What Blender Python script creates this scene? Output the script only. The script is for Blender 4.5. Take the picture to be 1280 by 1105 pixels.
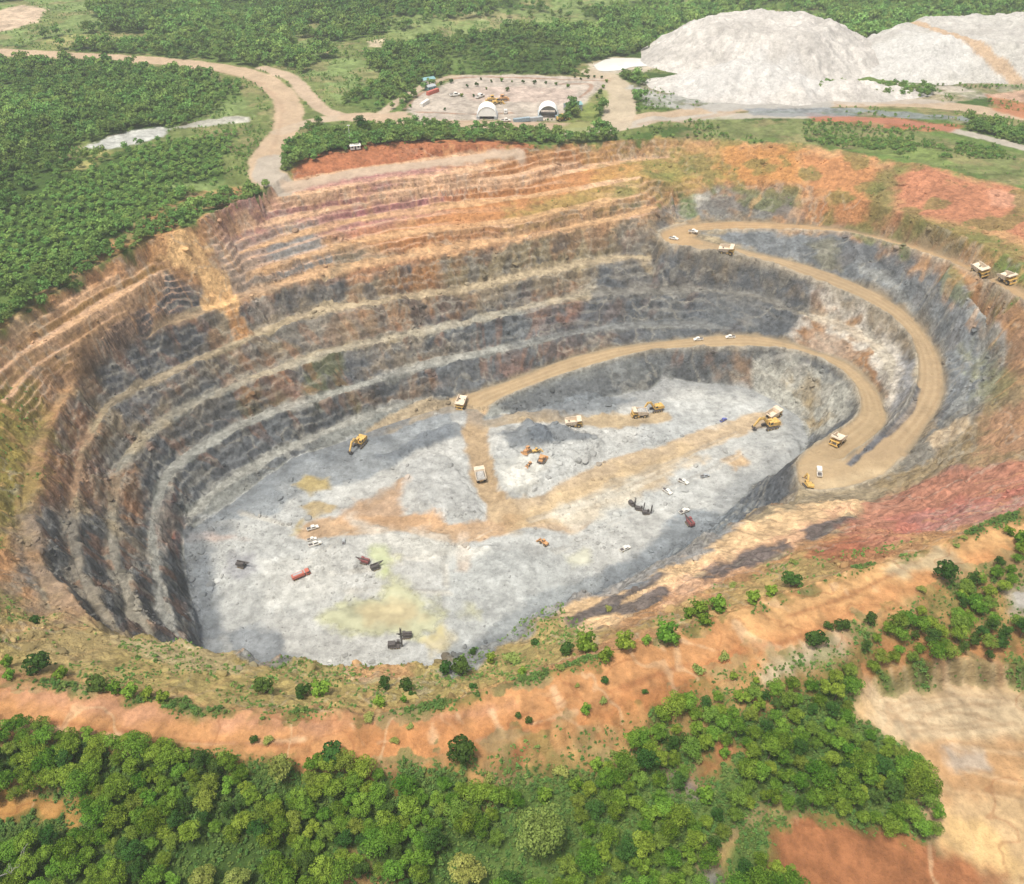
import bpy, math, random, time
import numpy as np
from mathutils import Vector, Matrix, geometry
T0 = time.time()
random.seed(7); rng = np.random.default_rng(7)
D = bpy.data
for o in list(D.objects): D.objects.remove(o)
scene = bpy.context.scene
COL = scene.collection
R = math.radians

# ------------------------------------------------------------------ camera, sky, sun, exposure
W0, H0, F0 = 1280.0, 1105.0, 1108.0            # the photograph's frame; focal length in its pixels
PITCH, CAMZ = R(38.0), 310.0
cam_d = D.cameras.new('camera'); cam = D.objects.new('camera', cam_d); COL.objects.link(cam)
cam.location = (0, 0, CAMZ); cam.rotation_euler = (math.pi/2 - PITCH, 0, 0)
cam_d.sensor_fit = 'HORIZONTAL'; cam_d.sensor_width = 36.0; cam_d.lens = 36.0*F0/W0
cam_d.clip_start = 1.0; cam_d.clip_end = 30000.0
scene.camera = cam
SUN_EL, SUN_AZ = R(71), R(-140)                  # azimuth measured from +Y (away from the camera), negative = from the left
world = D.worlds.new('World'); scene.world = world; world.use_nodes = True
wn = world.node_tree; wn.nodes.clear()
sky = wn.nodes.new('ShaderNodeTexSky'); sky.sky_type = 'NISHITA'; sky.sun_disc = False
sky.sun_elevation = SUN_EL; sky.sun_rotation = SUN_AZ; sky.air_density = 1.0; sky.dust_density = 3.0; sky.ozone_density = 1.0
bg = wn.nodes.new('ShaderNodeBackground'); bg.inputs['Strength'].default_value = 0.10
wo = wn.nodes.new('ShaderNodeOutputWorld')
hsv = wn.nodes.new('ShaderNodeHueSaturation'); hsv.inputs['Saturation'].default_value = .35    # thin cloud: the sky is nearly white
wn.links.new(sky.outputs[0], hsv.inputs['Color']); wn.links.new(hsv.outputs[0], bg.inputs[0]); wn.links.new(bg.outputs[0], wo.inputs[0])
sun_d = D.lights.new('sun', 'SUN'); sun = D.objects.new('sun', sun_d); COL.objects.link(sun)
sun_d.energy = 2.5; sun_d.angle = R(10); sun_d.color = (1.0, 0.93, 0.81)
sd = Vector((math.sin(SUN_AZ)*math.cos(SUN_EL), math.cos(SUN_AZ)*math.cos(SUN_EL), math.sin(SUN_EL)))
sun.rotation_euler = sd.to_track_quat('Z', 'Y').to_euler(); sun.location = sd*3000
scene.view_settings.view_transform = 'Standard'; scene.view_settings.look = 'None'
scene.view_settings.gamma = 1.0; scene.view_settings.use_curve_mapping = False
scene.view_settings.exposure = 0.88
cy = scene.cycles
cy.use_denoising = True
cy.max_bounces = 5; cy.diffuse_bounces = 3; cy.glossy_bounces = 2; cy.transmission_bounces = 2; cy.volume_bounces = 1
cy.transparent_max_bounces = 8; cy.caustics_reflective = False; cy.caustics_refractive = False

# ------------------------------------------------------------------ surveying helpers (photo pixel + level -> point on the ground)
CP, SP = math.cos(PITCH), math.sin(PITCH)
def ray(px, py):
    u, v = (px - W0/2)/F0, (H0/2 - py)/F0
    return u, CP + v*SP, -SP + v*CP
def lev(z):
    """survey level -> metres above the pit floor"""
    return z if z < 64 else 64 + 1.06*(z-64)
PLAIN = lev(100.0)
def at(px, py, z):
    dx, dy, dz = ray(px, py); t = (lev(z) - CAMZ)/dz
    return dx*t, dy*t
def spline(pts, step):
    """Catmull-Rom through rows of pts (n x k), resampled about every `step` metres in XY."""
    p = np.array(pts, float)
    if len(p) < 3: q = p
    else:
        e = np.vstack([2*p[0]-p[1], p, 2*p[-1]-p[-2]]); q = []
        for i in range(1, len(e)-2):
            for t in np.linspace(0, 1, 8, endpoint=False):
                a, b, c, d = e[i-1], e[i], e[i+1], e[i+2]
                q.append(.5*((2*b) + (-a+c)*t + (2*a-5*b+4*c-d)*t*t + (-a+3*b-3*c+d)*t**3))
        q.append(p[-1]); q = np.array(q)
    s = np.r_[0, np.cumsum(np.hypot(*np.diff(q[:, :2], axis=0).T))]
    n = max(2, int(s[-1]/step)+1); ss = np.linspace(0, s[-1], n)
    return np.stack([np.interp(ss, s, q[:, k]) for k in range(q.shape[1])], 1)
def line3(z, pts):
    """photo points -> XYZ rows; z is one level, or each point carries its own as a third number"""
    return [(*at(p[0], p[1], p[2] if len(p) > 2 else z), lev(p[2] if len(p) > 2 else z)) for p in pts]

# ------------------------------------------------------------------ value noise in numpy
def _hash(ix, iy, iz, seed):
    h = (ix.astype(np.int64)*374761393 + iy.astype(np.int64)*668265263 + iz*2147483647 + seed*974634777) & 0xffffffff
    h = ((h ^ (h >> 13))*1274126177) & 0xffffffff
    return ((h ^ (h >> 16)) & 0xffff)/65535.0
def noise2(x, y, seed=0):
    ix, iy = np.floor(x), np.floor(y); fx, fy = x-ix, y-iy
    fx = fx*fx*fx*(fx*(fx*6-15)+10); fy = fy*fy*fy*(fy*(fy*6-15)+10)
    a, b = _hash(ix, iy, 0, seed), _hash(ix+1, iy, 0, seed); c, d = _hash(ix, iy+1, 0, seed), _hash(ix+1, iy+1, 0, seed)
    return (a+(b-a)*fx)*(1-fy) + (c+(d-c)*fx)*fy
def fbm(x, y, scale, octv=4, seed=0, gain=.5):
    """about -1..1; scale = metres of the largest lump"""
    o = np.zeros(np.shape(x)); a, s = 1.0, 1.0/scale; n = 0
    ca, sa = math.cos(.6), math.sin(.6)
    X, Y = x, y
    for k in range(octv):
        o = o + a*(noise2(X*s, Y*s, seed+k*17)*2-1); n += a; a *= gain; s *= 2.03
        X, Y = X*ca - Y*sa, X*sa + Y*ca
    return o/n*1.6
def sstep(a, b, x):
    t = np.clip((x-a)/(b-a), 0, 1); return t*t*(3-2*t)

# ------------------------------------------------------------------ the lie of the land: break lines traced bench by bench
BEN = []; TP = []                                         # survey points x, y, z
CEN = np.array(at(620, 640, 0))
def add_line(pts, step=4.0):
    q = spline(pts, step); TP.append(q); return q
def bench(z, pts, w):
    """a bench: its outer crest, and its toe w metres farther from the pit's middle"""
    q = spline(line3(z, pts), 3.5)
    t = np.gradient(q[:, :2], axis=0); n = np.stack([-t[:, 1], t[:, 0]], 1); n /= np.linalg.norm(n, axis=1)[:, None]+1e-9
    out = q[:, :2]-CEN; sgn = np.sign((n*out).sum(1)); sgn = 1 if np.median(sgn) > 0 else -1
    wob = w*(1+.35*fbm(q[:, 0], q[:, 1], 40, 2, 5))*(.42+.58*sstep(-262, -160, q[:, 0]) if z < 70 else 1.)
    ends = np.clip(np.minimum(np.arange(len(q)), np.arange(len(q))[::-1])/6, .25, 1)
    toe = q.copy(); toe[:, :2] += n*sgn*(wob*ends)[:, None]; toe[:, 2] += .4
    TP.append(q); BEN.append((q, toe, n*sgn)); return q

def in_poly(p, poly):
    c = False
    for (ax, ay), (bx, by) in zip(poly[:, :2], np.roll(poly[:, :2], -1, axis=0)):
        if (ay > p[1]) != (by > p[1]) and p[0] < (bx-ax)*(p[1]-ay)/(by-ay)+ax: c = not c
    return c
# floor of the pit: toe of the walls (hidden near side guessed)
FLOOR_PX = [(250,800),(234,725),(230,668),(268,646),(322,604),(368,574),(440,548),(500,526),(560,508),(596,512),(609,521),(676,513),(736,506),(771,494),(813,487),
            (827,474),(880,478),(933,485),(960,497),(999,521),(1012,552),(992,580),(967,594),(945,605),(925,627),(900,651),(865,679),(830,702),(790,724),(700,785),(620,832),(550,868),(430,872),(330,862),(265,838)]
floor_xy = np.array([at(x, y, 0) for x, y in FLOOR_PX])
fl = spline([(x, y, 0.0) for x, y in floor_xy]+[(*floor_xy[0], 0.0)], 4); TP.append(fl)
for gx in range(260, 1000, 40):
    for gy in range(500, 860, 30):
        g_ = np.array(at(gx, gy, 0))
        if in_poly(g_, fl): TP.append(np.array([(*g_, 0.0)]))
bench(3.5, [(222,715),(218,672),(252,634),(300,599),(365,562),(420,537),(473,516),(520,505),(552,496)], 4)
bench(18, [(236,806,22),(212,770,22),(202,725,22),(200,660,20),(218,593),(275,552),(336,522),(430,492),(490,472),(558,454),(664,431,20),(752,413,21.5),(850,409,22.5),(912,412,23)], 5.5)
bench(32, [(205,806,37),(180,770,37),(158,715,36),(146,650,35),(161,579,33),(215,526),(296,485),(370,458),(430,438),(533,417),(625,396,33),(699,378,34),(752,371,35),(850,366,36),(900,364,36),(956,376,36),(991,392,36),(1035,404,36),(1080,427,36),(1106,455,37),(1112,478,38)], 5.5)
bench(46, [(165,800,53),(138,765,52),(108,700,51),(98,640,50),(103,590,50),(125,530,48),(150,499,47),(202,476),(302,428),(400,392),(498,375),(597,361),(664,345,47),(752,329,48),(790,324,48.5),(815,321,49)], 5.5)
bench(63, [(125,785,66),(92,745,66),(62,690,65),(50,640,65),(52,600,65),(64,540,64),(92,490,64),(128,453),(202,413),(258,392),(300,376),(356,358),(400,345,64),(505,325,64),(611,306,65),(681,292,66),(769,276,68),(822,259,71)], 8)
# upper benches left of the slide
bench(78, [(8,505,77.5),(40,464,78),(94,430),(150,394),(206,355)], 4)
bench(84, [(-30,500,84),(20,452),(101,403),(205,340)], 4)
bench(90, [(-48,490,90),(0,440),(84,381),(188,324)], 4)
# upper benches right of the slide
bench(71, [(310,343),(352,331),(400,318),(470,299),(576,287,72),(646,278,73),(720,262,75),(800,244,78)], 5)
bench(77, [(300,318),(330,309),(400,288),(470,273),(560,261),(650,248,78),(720,238,79),(800,222,83)], 4)
bench(83, [(290,297),(310,289),(400,266),(481,252),(585,238),(640,232),(703,218,83),(760,207,84),(836,196,85.5)], 4)
bench(88, [(285,278),(300,272),(360,258),(444,245),(535,234),(636,221),(700,206,88),(722,202,88)], 3.5)
bench(92.5, [(285,262),(320,253),(401,241),(475,228),(535,222),(600,212),(640,204,92.5)], 3.5)
bench(96.5, [(335,238),(367,231),(451,214),(501,208),(602,197),(640,194,96)], 6)
# the three flights of the haul ramp: (lower edge, upper edge)
R1_UP = [(858,281,60),(890,278,61.3),(936,277,63.5),(1034,284,69),(1132,304,76),(1210,331,82.5),(1280,363,88.5),(1360,405,93),(1460,455,98)]
R1_LO = [(866,293,60),(880,290,61),(948,288,64),(1053,292,69.7),(1112,306,74),(1171,324,78.5),(1221,346,82.8),(1280,380,87.5),(1360,428,92),(1460,485,97)]
R2_UP = [(870,297,60),(890,303,59.3),(936,314,57.5),(1014,333,54.3),(1092,364,50.5),(1139,396,48.3),(1171,439,46),(1180,474,44.5),(1176,505,42.5),(1151,544,40.5),(1128,575,38.5)]
R2_LO = [(858,281,60),(832,288,60),(824,296,60),(842,308,59.7),(909,318,58),(967,331,56),(1022,353,53.5),(1077,376,50.8),(1124,407,48),(1143,439,46),(1145,474,44.5),(1133,505,42),(1108,532,41.5),(1053,575,38.5)]
R3_UP = [(1053,579,35.3),(1106,533,31),(1104,505,30),(1092,482,29),(1061,454,27),(1014,437,25),(967,423,23),(917,418,21),(858,423,18),(800,430,15),(752,437,12.5),(700,451,9.5),(640,474,6),(596,488,4),(560,497,3)]
R3_LO = [(993,583,36),(1007,564,35),(1038,544,33),(1069,521,31),(1073,497,29.5),(1061,474,28),(1034,454,26),(999,441,24.5),(948,435,22),(878,436,18.5),(819,439,15.5),(780,447,13),(700,471,8),(640,494,4),(612,509,2)]
PAD = [(993,583,36),(998,607,35.5),(1018,615,35.5),(1061,611,35.7),(1104,596,36.5),(1128,575,38)]
ramp = {k: add_line(line3(0, v), 3.5) for k, v in dict(R1_UP=R1_UP, R1_LO=R1_LO, R2_UP=R2_UP, R2_LO=R2_LO, R3_UP=R3_UP, R3_LO=R3_LO, PAD=PAD).items()}
# grey bowl above the second flight, and the rubble slope behind it
add_line(line3(0, [(1180,345,78),(1198,357,77),(1241,404,75),(1257,439,72),(1242,478,66),(1200,518,57),(1165,553,47),(1136,582,40)]))
add_line(line3(0, [(1215,385,66),(1228,430,63),(1215,475,58),(1185,515,51)]))
add_line(line3(0, [(1300,400,86),(1310,450,84),(1300,520,80),(1240,560,68),(1170,595,54),(1110,622,45)]))
add_line(line3(0, [(1400,470,95),(1420,560,92),(1330,600,86),(1240,630,76),(1150,655,64)]))
# upper right wall, above the first flight
add_line(line3(0, [(840,235,78),(858,222,80),(900,226,80.5),(1008,232,86),(1075,250,86.5),(1150,275,90.5),(1215,300,93.5),(1290,335,96)]))
add_line(line3(0, [(836,252,69),(870,250,71),(930,255,71.5),(1008,262,74),(1090,278,78.5)]))
# rim of the pit
RIM = [(-40,770,90),(-95,720,93),(-130,640,94),(-115,560,95),(-62,464,95.5),(0,415,96),(60,372,96),(120,335,97),(190,300,99),(235,284,99),(270,262,99.5),(330,236,100),(350,222,100),(380,205,101.5),(430,188,103),(500,180,103.5),
       (600,180,102),(650,181,99.5),(690,182,97),(750,178,95.5),(860,172,95.5),(930,176,97),(1010,180,99),(1100,197,100),(1180,212,101),(1240,226,100),(1330,255,100),(1450,330,100),(1560,430,100)]
rim_q = add_line(line3(0, RIM))
# near rim: crest over the floor, inner slope, haul berm
CREST = [(-40,725,80),(30,768,73),(70,781,72),(130,792,71),(200,804,70),(300,816,68),(370,826,66),(430,838,64),(500,834,62),(560,826,60),(620,796,60),(680,762,60),(740,739,60),(800,716,58),(860,695,56),(920,656,52),(970,633,46),(1015,619,38),(1061,617,38),(1104,603,40)]
add_line(line3(0, CREST))
add_line(line3(0, [(600,835,66),(680,792,67),(760,765,67),(830,735,66),(900,706,64),(990,668,60),(1080,634,53)]))
add_line(line3(0, [(600,839,66.3),(680,797,67.2),(760,770,67.2),(830,741,66.2),(900,713,64.2),(990,675,60.2),(1080,640,53.2)]))
BERM_IN = [(-120,815,93),(-40,838,90),(0,845,88.5),(130,865,88),(250,885,88),(400,893,88),(550,880,88),(650,850,88.5),(760,815,89),(860,785,89),(960,750,89.5),(1060,715,90),(1160,685,91),(1280,640,93),(1420,600,96)]
BERM_OUT = [(-120,868,92),(0,903,88),(100,912,87.5),(200,928,87.5),(300,944,87.5),(450,950,87.5),(600,940,88),(700,905,88),(800,875,88),(900,840,88),(1000,804,88.5),(1100,766,89.5),(1200,706,91),(1280,672,93),(1420,640,96)]
berm_in = add_line(line3(0, BERM_IN)); berm_out = add_line(line3(0, BERM_OUT))
add_line(line3(0, [(-120,935,89),(0,960,85),(200,985,84),(450,1010,83.5),(620,990,83.5),(760,945,84),(860,900,85),(960,860,86),(1080,810,87),(1200,745,88),(1300,720,90),(1450,700,93)]))
# borrow pit at the lower right and the red pad
add_line(line3(0, [(1060,893,79.5),(1078,854,81),(1130,834,84),(1200,824,85),(1290,830,85),(1400,850,85)]))
add_line(line3(0, [(1072,898,79),(1092,874,78),(1140,858,77.5),(1200,852,77.5),(1290,860,77.5),(1400,880,77)]))
for x, y, z in [(1130,910,77),(1200,900,76.5),(1270,920,76.5),(1180,960,76),(1260,980,76),(1400,980,77),(1230,1040,74),(1290,1090,73),(1000,1030,77),(1080,1045,76),(1150,1080,75),(960,1080,76),(1060,1110,75),
                (640,1105,82),(400,1105,82),(200,1105,82),(0,1105,82),(800,1060,82),(900,980,82),(900,930,84),(1000,960,81),(700,1010,83),(300,1050,82.5),(100,1050,82.5),(-150,1050,83),(1400,1100,74),(0,1300,76),(640,1300,76),(1280,1300,74)]:
    TP.append(np.array([(*at(x, y, z), lev(z))]))
# the plain round about
for x, y, z in [(350,150,100),(200,120,100),(0,200,101),(-200,300,101),(100,240,102),(250,180,102),(0,300,101),(150,300,100.5),(600,120,100),(740,120,100),(620,165,101),(450,165,102),(820,150,100),(1000,150,100),(1200,170,100.5),(1280,190,100.5),(1400,240,101)]:
    TP.append(np.array([(*at(x, y, z), lev(z))]))
for x in range(-1600, 1601, 100):
    for y in list(range(-400, 60, 100)) + list(range(700, 1600, 60)):
        z = PLAIN if y > 60 else 84 + (-y)*.01
        if y > 820: z += 9*float(fbm(np.array(x*1.), np.array(y*1.), 260, 3, 3))*min(1, (y-820)/150)
        TP.append(np.array([(x+random.uniform(-9, 9), y+random.uniform(-9, 9), z)]))
for s in (-1, 1):
    for y in range(60, 700, 70):
        for x in (620, 760, 900, 1200, 1600):
            if x > 520+.25*y: TP.append(np.array([(s*x, y+random.uniform(-9, 9), 100 if y > 260 else 92)]))
# a bench toe is kept only where it stays in front of everything higher up
ALLC = np.vstack(TP)
for q, toe, out in BEN:
    keep = []
    for i in range(len(toe)):
        dlt = ALLC[:, :2]-q[i, :2]; a_ = dlt@out[i]; b_ = dlt@np.array([-out[i, 1], out[i, 0]])
        w = (toe[i, :2]-q[i, :2])@out[i]
        near = (np.abs(b_) < 4.5) & (a_ > .3) & (a_ < 40) & (ALLC[:, 2] > q[i, 2]+1.5)
        lim = (a_[near] - .28*(ALLC[near, 2]-q[i, 2])).min() if near.any() else 99
        if lim < 1.0: continue
        if lim < w: toe[i, :2] = q[i, :2]+out[i]*lim
        keep.append(toe[i])
    if keep: TP.append(np.array(keep))
P = np.vstack(TP)
# thin out points that fall on top of one another
key = np.round(P[:, :2]/1.2).astype(np.int64); _, first = np.unique(key, axis=0, return_index=True); P = P[np.sort(first)]
_v, _e, faces, ov, _oe, _of = geometry.delaunay_2d_cdt([Vector((a, b)) for a, b in P[:, :2]], [], [], 0, 1e-6)
PZ = np.array([P[o[0], 2] if o else PLAIN for o in ov]); PX = np.array([v[:] for v in _v])
# raster of heights
GX0, GX1, GY0, GY1, GS = -1000.0, 1000.0, -300.0, 1500.0, 0.75
NX, NY = int((GX1-GX0)/GS)+1, int((GY1-GY0)/GS)+1
HM = np.full((NY, NX), np.nan, np.float32)
for f in faces:
    a, b, c = PX[f[0]], PX[f[1]], PX[f[2]]
    x0, x1 = min(a[0], b[0], c[0]), max(a[0], b[0], c[0]); y0, y1 = min(a[1], b[1], c[1]), max(a[1], b[1], c[1])
    i0, i1 = max(0, math.ceil((x0-GX0)/GS)), min(NX-1, math.floor((x1-GX0)/GS)); j0, j1 = max(0, math.ceil((y0-GY0)/GS)), min(NY-1, math.floor((y1-GY0)/GS))
    if i1 < i0 or j1 < j0: continue
    d = (b[1]-c[1])*(a[0]-c[0])+(c[0]-b[0])*(a[1]-c[1])
    if abs(d) < 1e-9: continue
    X = GX0+GS*np.arange(i0, i1+1)[None, :]; Y = GY0+GS*np.arange(j0, j1+1)[:, None]
    l0 = ((b[1]-c[1])*(X-c[0])+(c[0]-b[0])*(Y-c[1]))/d; l1 = ((c[1]-a[1])*(X-c[0])+(a[0]-c[0])*(Y-c[1]))/d; l2 = 1-l0-l1
    m = (l0 >= -1e-6) & (l1 >= -1e-6) & (l2 >= -1e-6)
    zz = l0*PZ[f[0]]+l1*PZ[f[1]]+l2*PZ[f[2]]
    sub = HM[j0:j1+1, i0:i1+1]; sub[m] = zz[m]
HM[np.isnan(HM)] = PLAIN
def hm(x, y):
    fx = np.clip((np.asarray(x)-GX0)/GS, 0, NX-1.001); fy = np.clip((np.asarray(y)-GY0)/GS, 0, NY-1.001)
    i = fx.astype(int); j = fy.astype(int); u = fx-i; v = fy-j
    return (HM[j, i]*(1-u)+HM[j, i+1]*u)*(1-v)+(HM[j+1, i]*(1-u)+HM[j+1, i+1]*u)*v
def hit(px, py):
    """where the sight line through a photo pixel meets the land"""
    dx, dy, dz = ray(px, py)
    t = np.linspace(60, 2600, 6000); z = CAMZ+dz*t; g = hm(dx*t, dy*t)
    k = int(np.argmax(z < g)); k = max(k, 1)
    a, b = z[k-1]-g[k-1], z[k]-g[k]; tt = t[k-1]+(t[k]-t[k-1])*a/(a-b+1e-9)
    return dx*tt, dy*tt
def hits(pts): return np.array([hit(*p[:2]) for p in pts])
print('TIN', len(P), round(time.time()-T0, 1))

# ------------------------------------------------------------------ the ground: one sheet of cells, fine where the photograph looks closely
rows = np.concatenate([np.linspace(-400, 30, 12)[:-1], np.arange(30, 120, 1.0), np.arange(120, 600, .36), np.arange(600, 1130, .85), np.geomspace(1130, 9000, 46)])
NI = 900
inner = np.linspace(-1, 1, NI); q_ = np.geomspace(.01, 1, 26)
def row_x(y):
    hw = (max(y, 100)*CP + 225*SP)*640/F0*1.13
    far = max(6500.0, hw*2)
    return np.concatenate([-hw-(far-hw)*q_[::-1], hw*inner, hw+(far-hw)*q_])
GXX = np.stack([row_x(y) for y in rows]); GYY = np.repeat(rows[:, None], GXX.shape[1], 1)
nr, nc = GXX.shape; X, Y = GXX.ravel(), GYY.ravel(); N = len(X)
inside = (X > GX0+5) & (X < GX1-5) & (Y > GY0+5) & (Y < GY1-5)
def sdist(x, y, pts):
    """signed distance to a polygon (positive inside)"""
    d = np.full(x.shape, 1e9); ins = np.zeros(x.shape, bool); n = len(pts)
    for i in range(n):
        ax, ay = pts[i]; bx, by = pts[(i+1) % n]; ex, ey = bx-ax, by-ay
        t = np.clip(((x-ax)*ex+(y-ay)*ey)/(ex*ex+ey*ey+1e-9), 0, 1)
        d = np.minimum(d, (x-ax-t*ex)**2+(y-ay-t*ey)**2)
        c = (ay > y) != (by > y)
        if ey: ins ^= c & (x < ex*(y-ay)/ey+ax)
    d = np.sqrt(d); return np.where(ins, d, -d)
def ldist(x, y, pts):
    d = np.full(x.shape, 1e9)
    for i in range(len(pts)-1):
        ax, ay = pts[i][:2]; bx, by = pts[i+1][:2]; ex, ey = bx-ax, by-ay
        t = np.clip(((x-ax)*ex+(y-ay)*ey)/(ex*ex+ey*ey+1e-9), 0, 1)
        d = np.minimum(d, (x-ax-t*ex)**2+(y-ay-t*ey)**2)
    return np.sqrt(d)
# rock breaks unevenly: crests wander, and worn stretches of bench are half buried in scree
def boxblur(a, r):
    for ax in (0, 1):
        c = np.cumsum(a, axis=ax, dtype=np.float64); n_ = a.shape[ax]; hi = np.minimum(np.arange(n_)+r, n_-1); lo = np.maximum(np.arange(n_)-r-1, 0)
        a = (np.take(c, hi, ax)-np.take(c, lo, ax))/np.expand_dims(hi-lo, 1-ax)
    return a.astype(np.float32)
HB = boxblur(boxblur(HM, 3), 3)
def hb(x, y):
    i = np.clip(((x-GX0)/GS+.5).astype(int), 0, NX-1); j = np.clip(((y-GY0)/GS+.5).astype(int), 0, NY-1); return HB[j, i]
wide = np.zeros(N)
for k_, w_ in (('R1_UP', 1), ('R1_LO', 1), ('R2_UP', 1), ('R2_LO', 1), ('R3_UP', 1), ('R3_LO', 1), ('PAD', 1)):
    p_ = ramp[k_]
    for a_ in range(0, len(p_)-1, 10):
        s_ = p_[a_:a_+11]; kk = np.nonzero((X > s_[:, 0].min()-16) & (X < s_[:, 0].max()+16) & (Y > s_[:, 1].min()-16) & (Y < s_[:, 1].max()+16))[0]
        if len(kk): wide[kk] = np.maximum(wide[kk], 1-sstep(5, 16, ldist(X[kk], Y[kk], s_)))
wa = (1-wide)*inside
z0_ = hm(X, Y); up_ = sstep(66, 72, z0_); wa = wa*(1-.72*up_)
WX = X + wa*(2.6*fbm(X, Y, 22, 3, 11)+1.2*fbm(X, Y, 7, 3, 12)); WY = Y + wa*(2.6*fbm(X, Y, 22, 3, 13)+1.2*fbm(X, Y, 7, 3, 14))
scree = sstep(.0, .6, fbm(X, Y, 34, 3, 15))*.7*(1-wide)*(1-.85*up_)
Z = np.where(inside, hm(WX, WY)*(1-scree)+hb(WX, WY)*scree, PLAIN)
# small working steps cut into the faces between the benches
ph_ = .22*fbm(X, Y, 34, 3, 16)
def step_cut(Z, hgt, w):
    zt = Z/hgt+ph_; fl_ = np.floor(zt); fr_ = zt-fl_; zn = hgt*(fl_+sstep(.30, .78, fr_)-ph_)
    return Z*(1-w)+zn*w, w*(1-sstep(.22, .34, fr_)+sstep(.74, .88, fr_))
sl0 = np.hypot(hm(X+1, Y)-hm(X-1, Y), hm(X, Y+1)-hm(X, Y-1))/2
wst = inside*(1-wide)*(Y > 325)*sstep(.22, .4, sl0)*sstep(65, 67, Z)*(1-sstep(95, 97.5, Z))*(1-sstep(70, 150, X))
slid_ = hits([(184,302),(238,280),(270,318),(300,362),(316,410),(292,420),(270,390),(258,398),(246,362),(216,336)]); wst = wst*(1-sstep(-7, 3, sdist(X, Y, slid_)))*(.75+.25*sstep(-.3, .2, fbm(X, Y, 40, 2, 17)))
Z, TREAD = step_cut(Z, 3.3, wst)
wst2 = .5*inside*(1-wide)*(Y > 300)*sstep(.5, .8, sl0)*sstep(3, 6, Z)*(1-sstep(61, 63, Z)); Z, TREAD2 = step_cut(Z, 4.6, wst2)
far = sstep(1100, 2600, np.hypot(X, Y)); Z = Z + far*(40*fbm(X, Y, 900, 4, 8)+20)*(Y > -2000)
e = 1.0
sx = (hm(X+e, Y)-hm(X-e, Y))/(2*e); sy = (hm(X, Y+e)-hm(X, Y-e))/(2*e); slope = np.hypot(sx, sy)*inside
steep = sstep(.35, .9, slope)

# rough noise fields used to fray every border
ou_, ov_ = X-CEN[0], Y-CEN[1]; ol_ = np.hypot(ou_, ov_)+25; ZC_ = np.where(inside, hb(X, Y), PLAIN)
XS, YS = X+ou_/ol_*ZC_*1.15, Y+ov_/ol_*ZC_*1.15      # unrolls the walls, so that lumps are as tall as they are wide on a face
FR1 = fbm(XS, YS, 14, 4, 21); FR2 = fbm(XS, YS, 5, 3, 22)
def amask(pts, soft=2.0, fray=4.0, xy=False, close=True, width=None):
    """0..1 mask of an area traced on the photograph (or of a track along a line), with a frayed border"""
    p = np.array(pts, float) if xy else hits(pts)
    if width: p = spline(p, 6)
    mg = soft+fray*2+(width or 0)+2
    k = np.nonzero((X > p[:, 0].min()-mg) & (X < p[:, 0].max()+mg) & (Y > p[:, 1].min()-mg) & (Y < p[:, 1].max()+mg))[0]
    d = sdist(X[k], Y[k], p) if not width else width/2-ldist(X[k], Y[k], p)
    d = d + fray*(FR1[k]*.75+FR2[k]*.35)
    m = sstep(-soft, soft, d); keep = m > 0
    return k[keep], m[keep]

# safety berms along the outer edge of each flight, heaped blast rock, gullies on the faces
def ridge(line, h, w, off=0):
    global Z
    p = np.array(line)[:, :2]
    k = np.nonzero((X > p[:, 0].min()-9) & (X < p[:, 0].max()+9) & (Y > p[:, 1].min()-9) & (Y < p[:, 1].max()+9))[0]
    for a in range(0, len(p)-1, 12):
        s = p[a:a+13]; kk = k[(X[k] > s[:, 0].min()-9) & (X[k] < s[:, 0].max()+9) & (Y[k] > s[:, 1].min()-9) & (Y[k] < s[:, 1].max()+9)]
        if len(kk):
            b = h*np.exp(-(ldist(X[kk], Y[kk], s)/w)**2)*(1+.4*FR2[kk]); BER[kk] = np.maximum(BER[kk], b)
BER = np.zeros(N)
for k_ in ('R1_LO', 'R2_LO', 'R3_LO', 'PAD'): ridge(ramp[k_], 1.5, 1.3)
Z = Z + BER
hi_ = 1-.7*sstep(64, 70, Z)*(Y > 330)
gul = np.abs(fbm(X, Y, 13, 4, 34)); blk_ = np.abs(fbm(XS, YS, 4.5, 3, 35)); Z = Z - sstep(.12, .4, slope)*(1.5*(.45-gul)*(1-wide)*hi_) + steep*(1-wide)*1.2*(blk_-.3)*hi_
n_a = fbm(XS, YS, 9, 4, 31); n_b = fbm(XS, YS, 28, 3, 32)
ang = np.arctan2(X-CEN[0], Y-CEN[1]); rib = fbm(ang*230, Z*.05, 6, 3, 33)
low_ = 1-.6*sstep(64, 80, Z); Z = Z + steep*low_*(1.4*n_a + 0.35*rib + .9*n_b) + (1-steep)*.16*n_a
def lump(pts, h, soft=4, fray=4, xy=False, rough=.3):
    global Z
    k, m = amask(pts, soft, fray, xy); Z[k] += m*h*(1+rough*FR1[k]+rough*FR2[k])
# heaps of broken rock on the pit floor
lump([(612,545),(640,532),(700,535),(760,548),(740,575),(690,600),(655,622),(625,620),(612,590)], 3.0)
lump([(655,548),(672,540),(688,550),(682,562),(662,562)], 4.5, 3, 1)
lump([(500,590),(520,565),(560,560),(575,590),(605,625),(600,655),(570,640),(520,632),(500,610)], 2.5)
lump([(380,690),(430,662),(500,660),(560,670),(560,700),(490,735),(430,745),(390,740)], 1.4)
lump([(600,690),(640,665),(680,655),(700,665),(690,690),(640,730),(600,735)], 1.4)
lump([(950,560),(985,545),(1005,555),(985,575),(960,580)], 2.2)
lump([(640,520),(700,500),(760,495),(770,512),(720,520),(660,528)], 2.5)
lump([(280,680),(330,680),(360,720),(330,750),(280,740)], 1.2)
lump([(470,575),(520,550),(570,530),(580,545),(530,562),(480,585)], 2.0)

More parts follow.
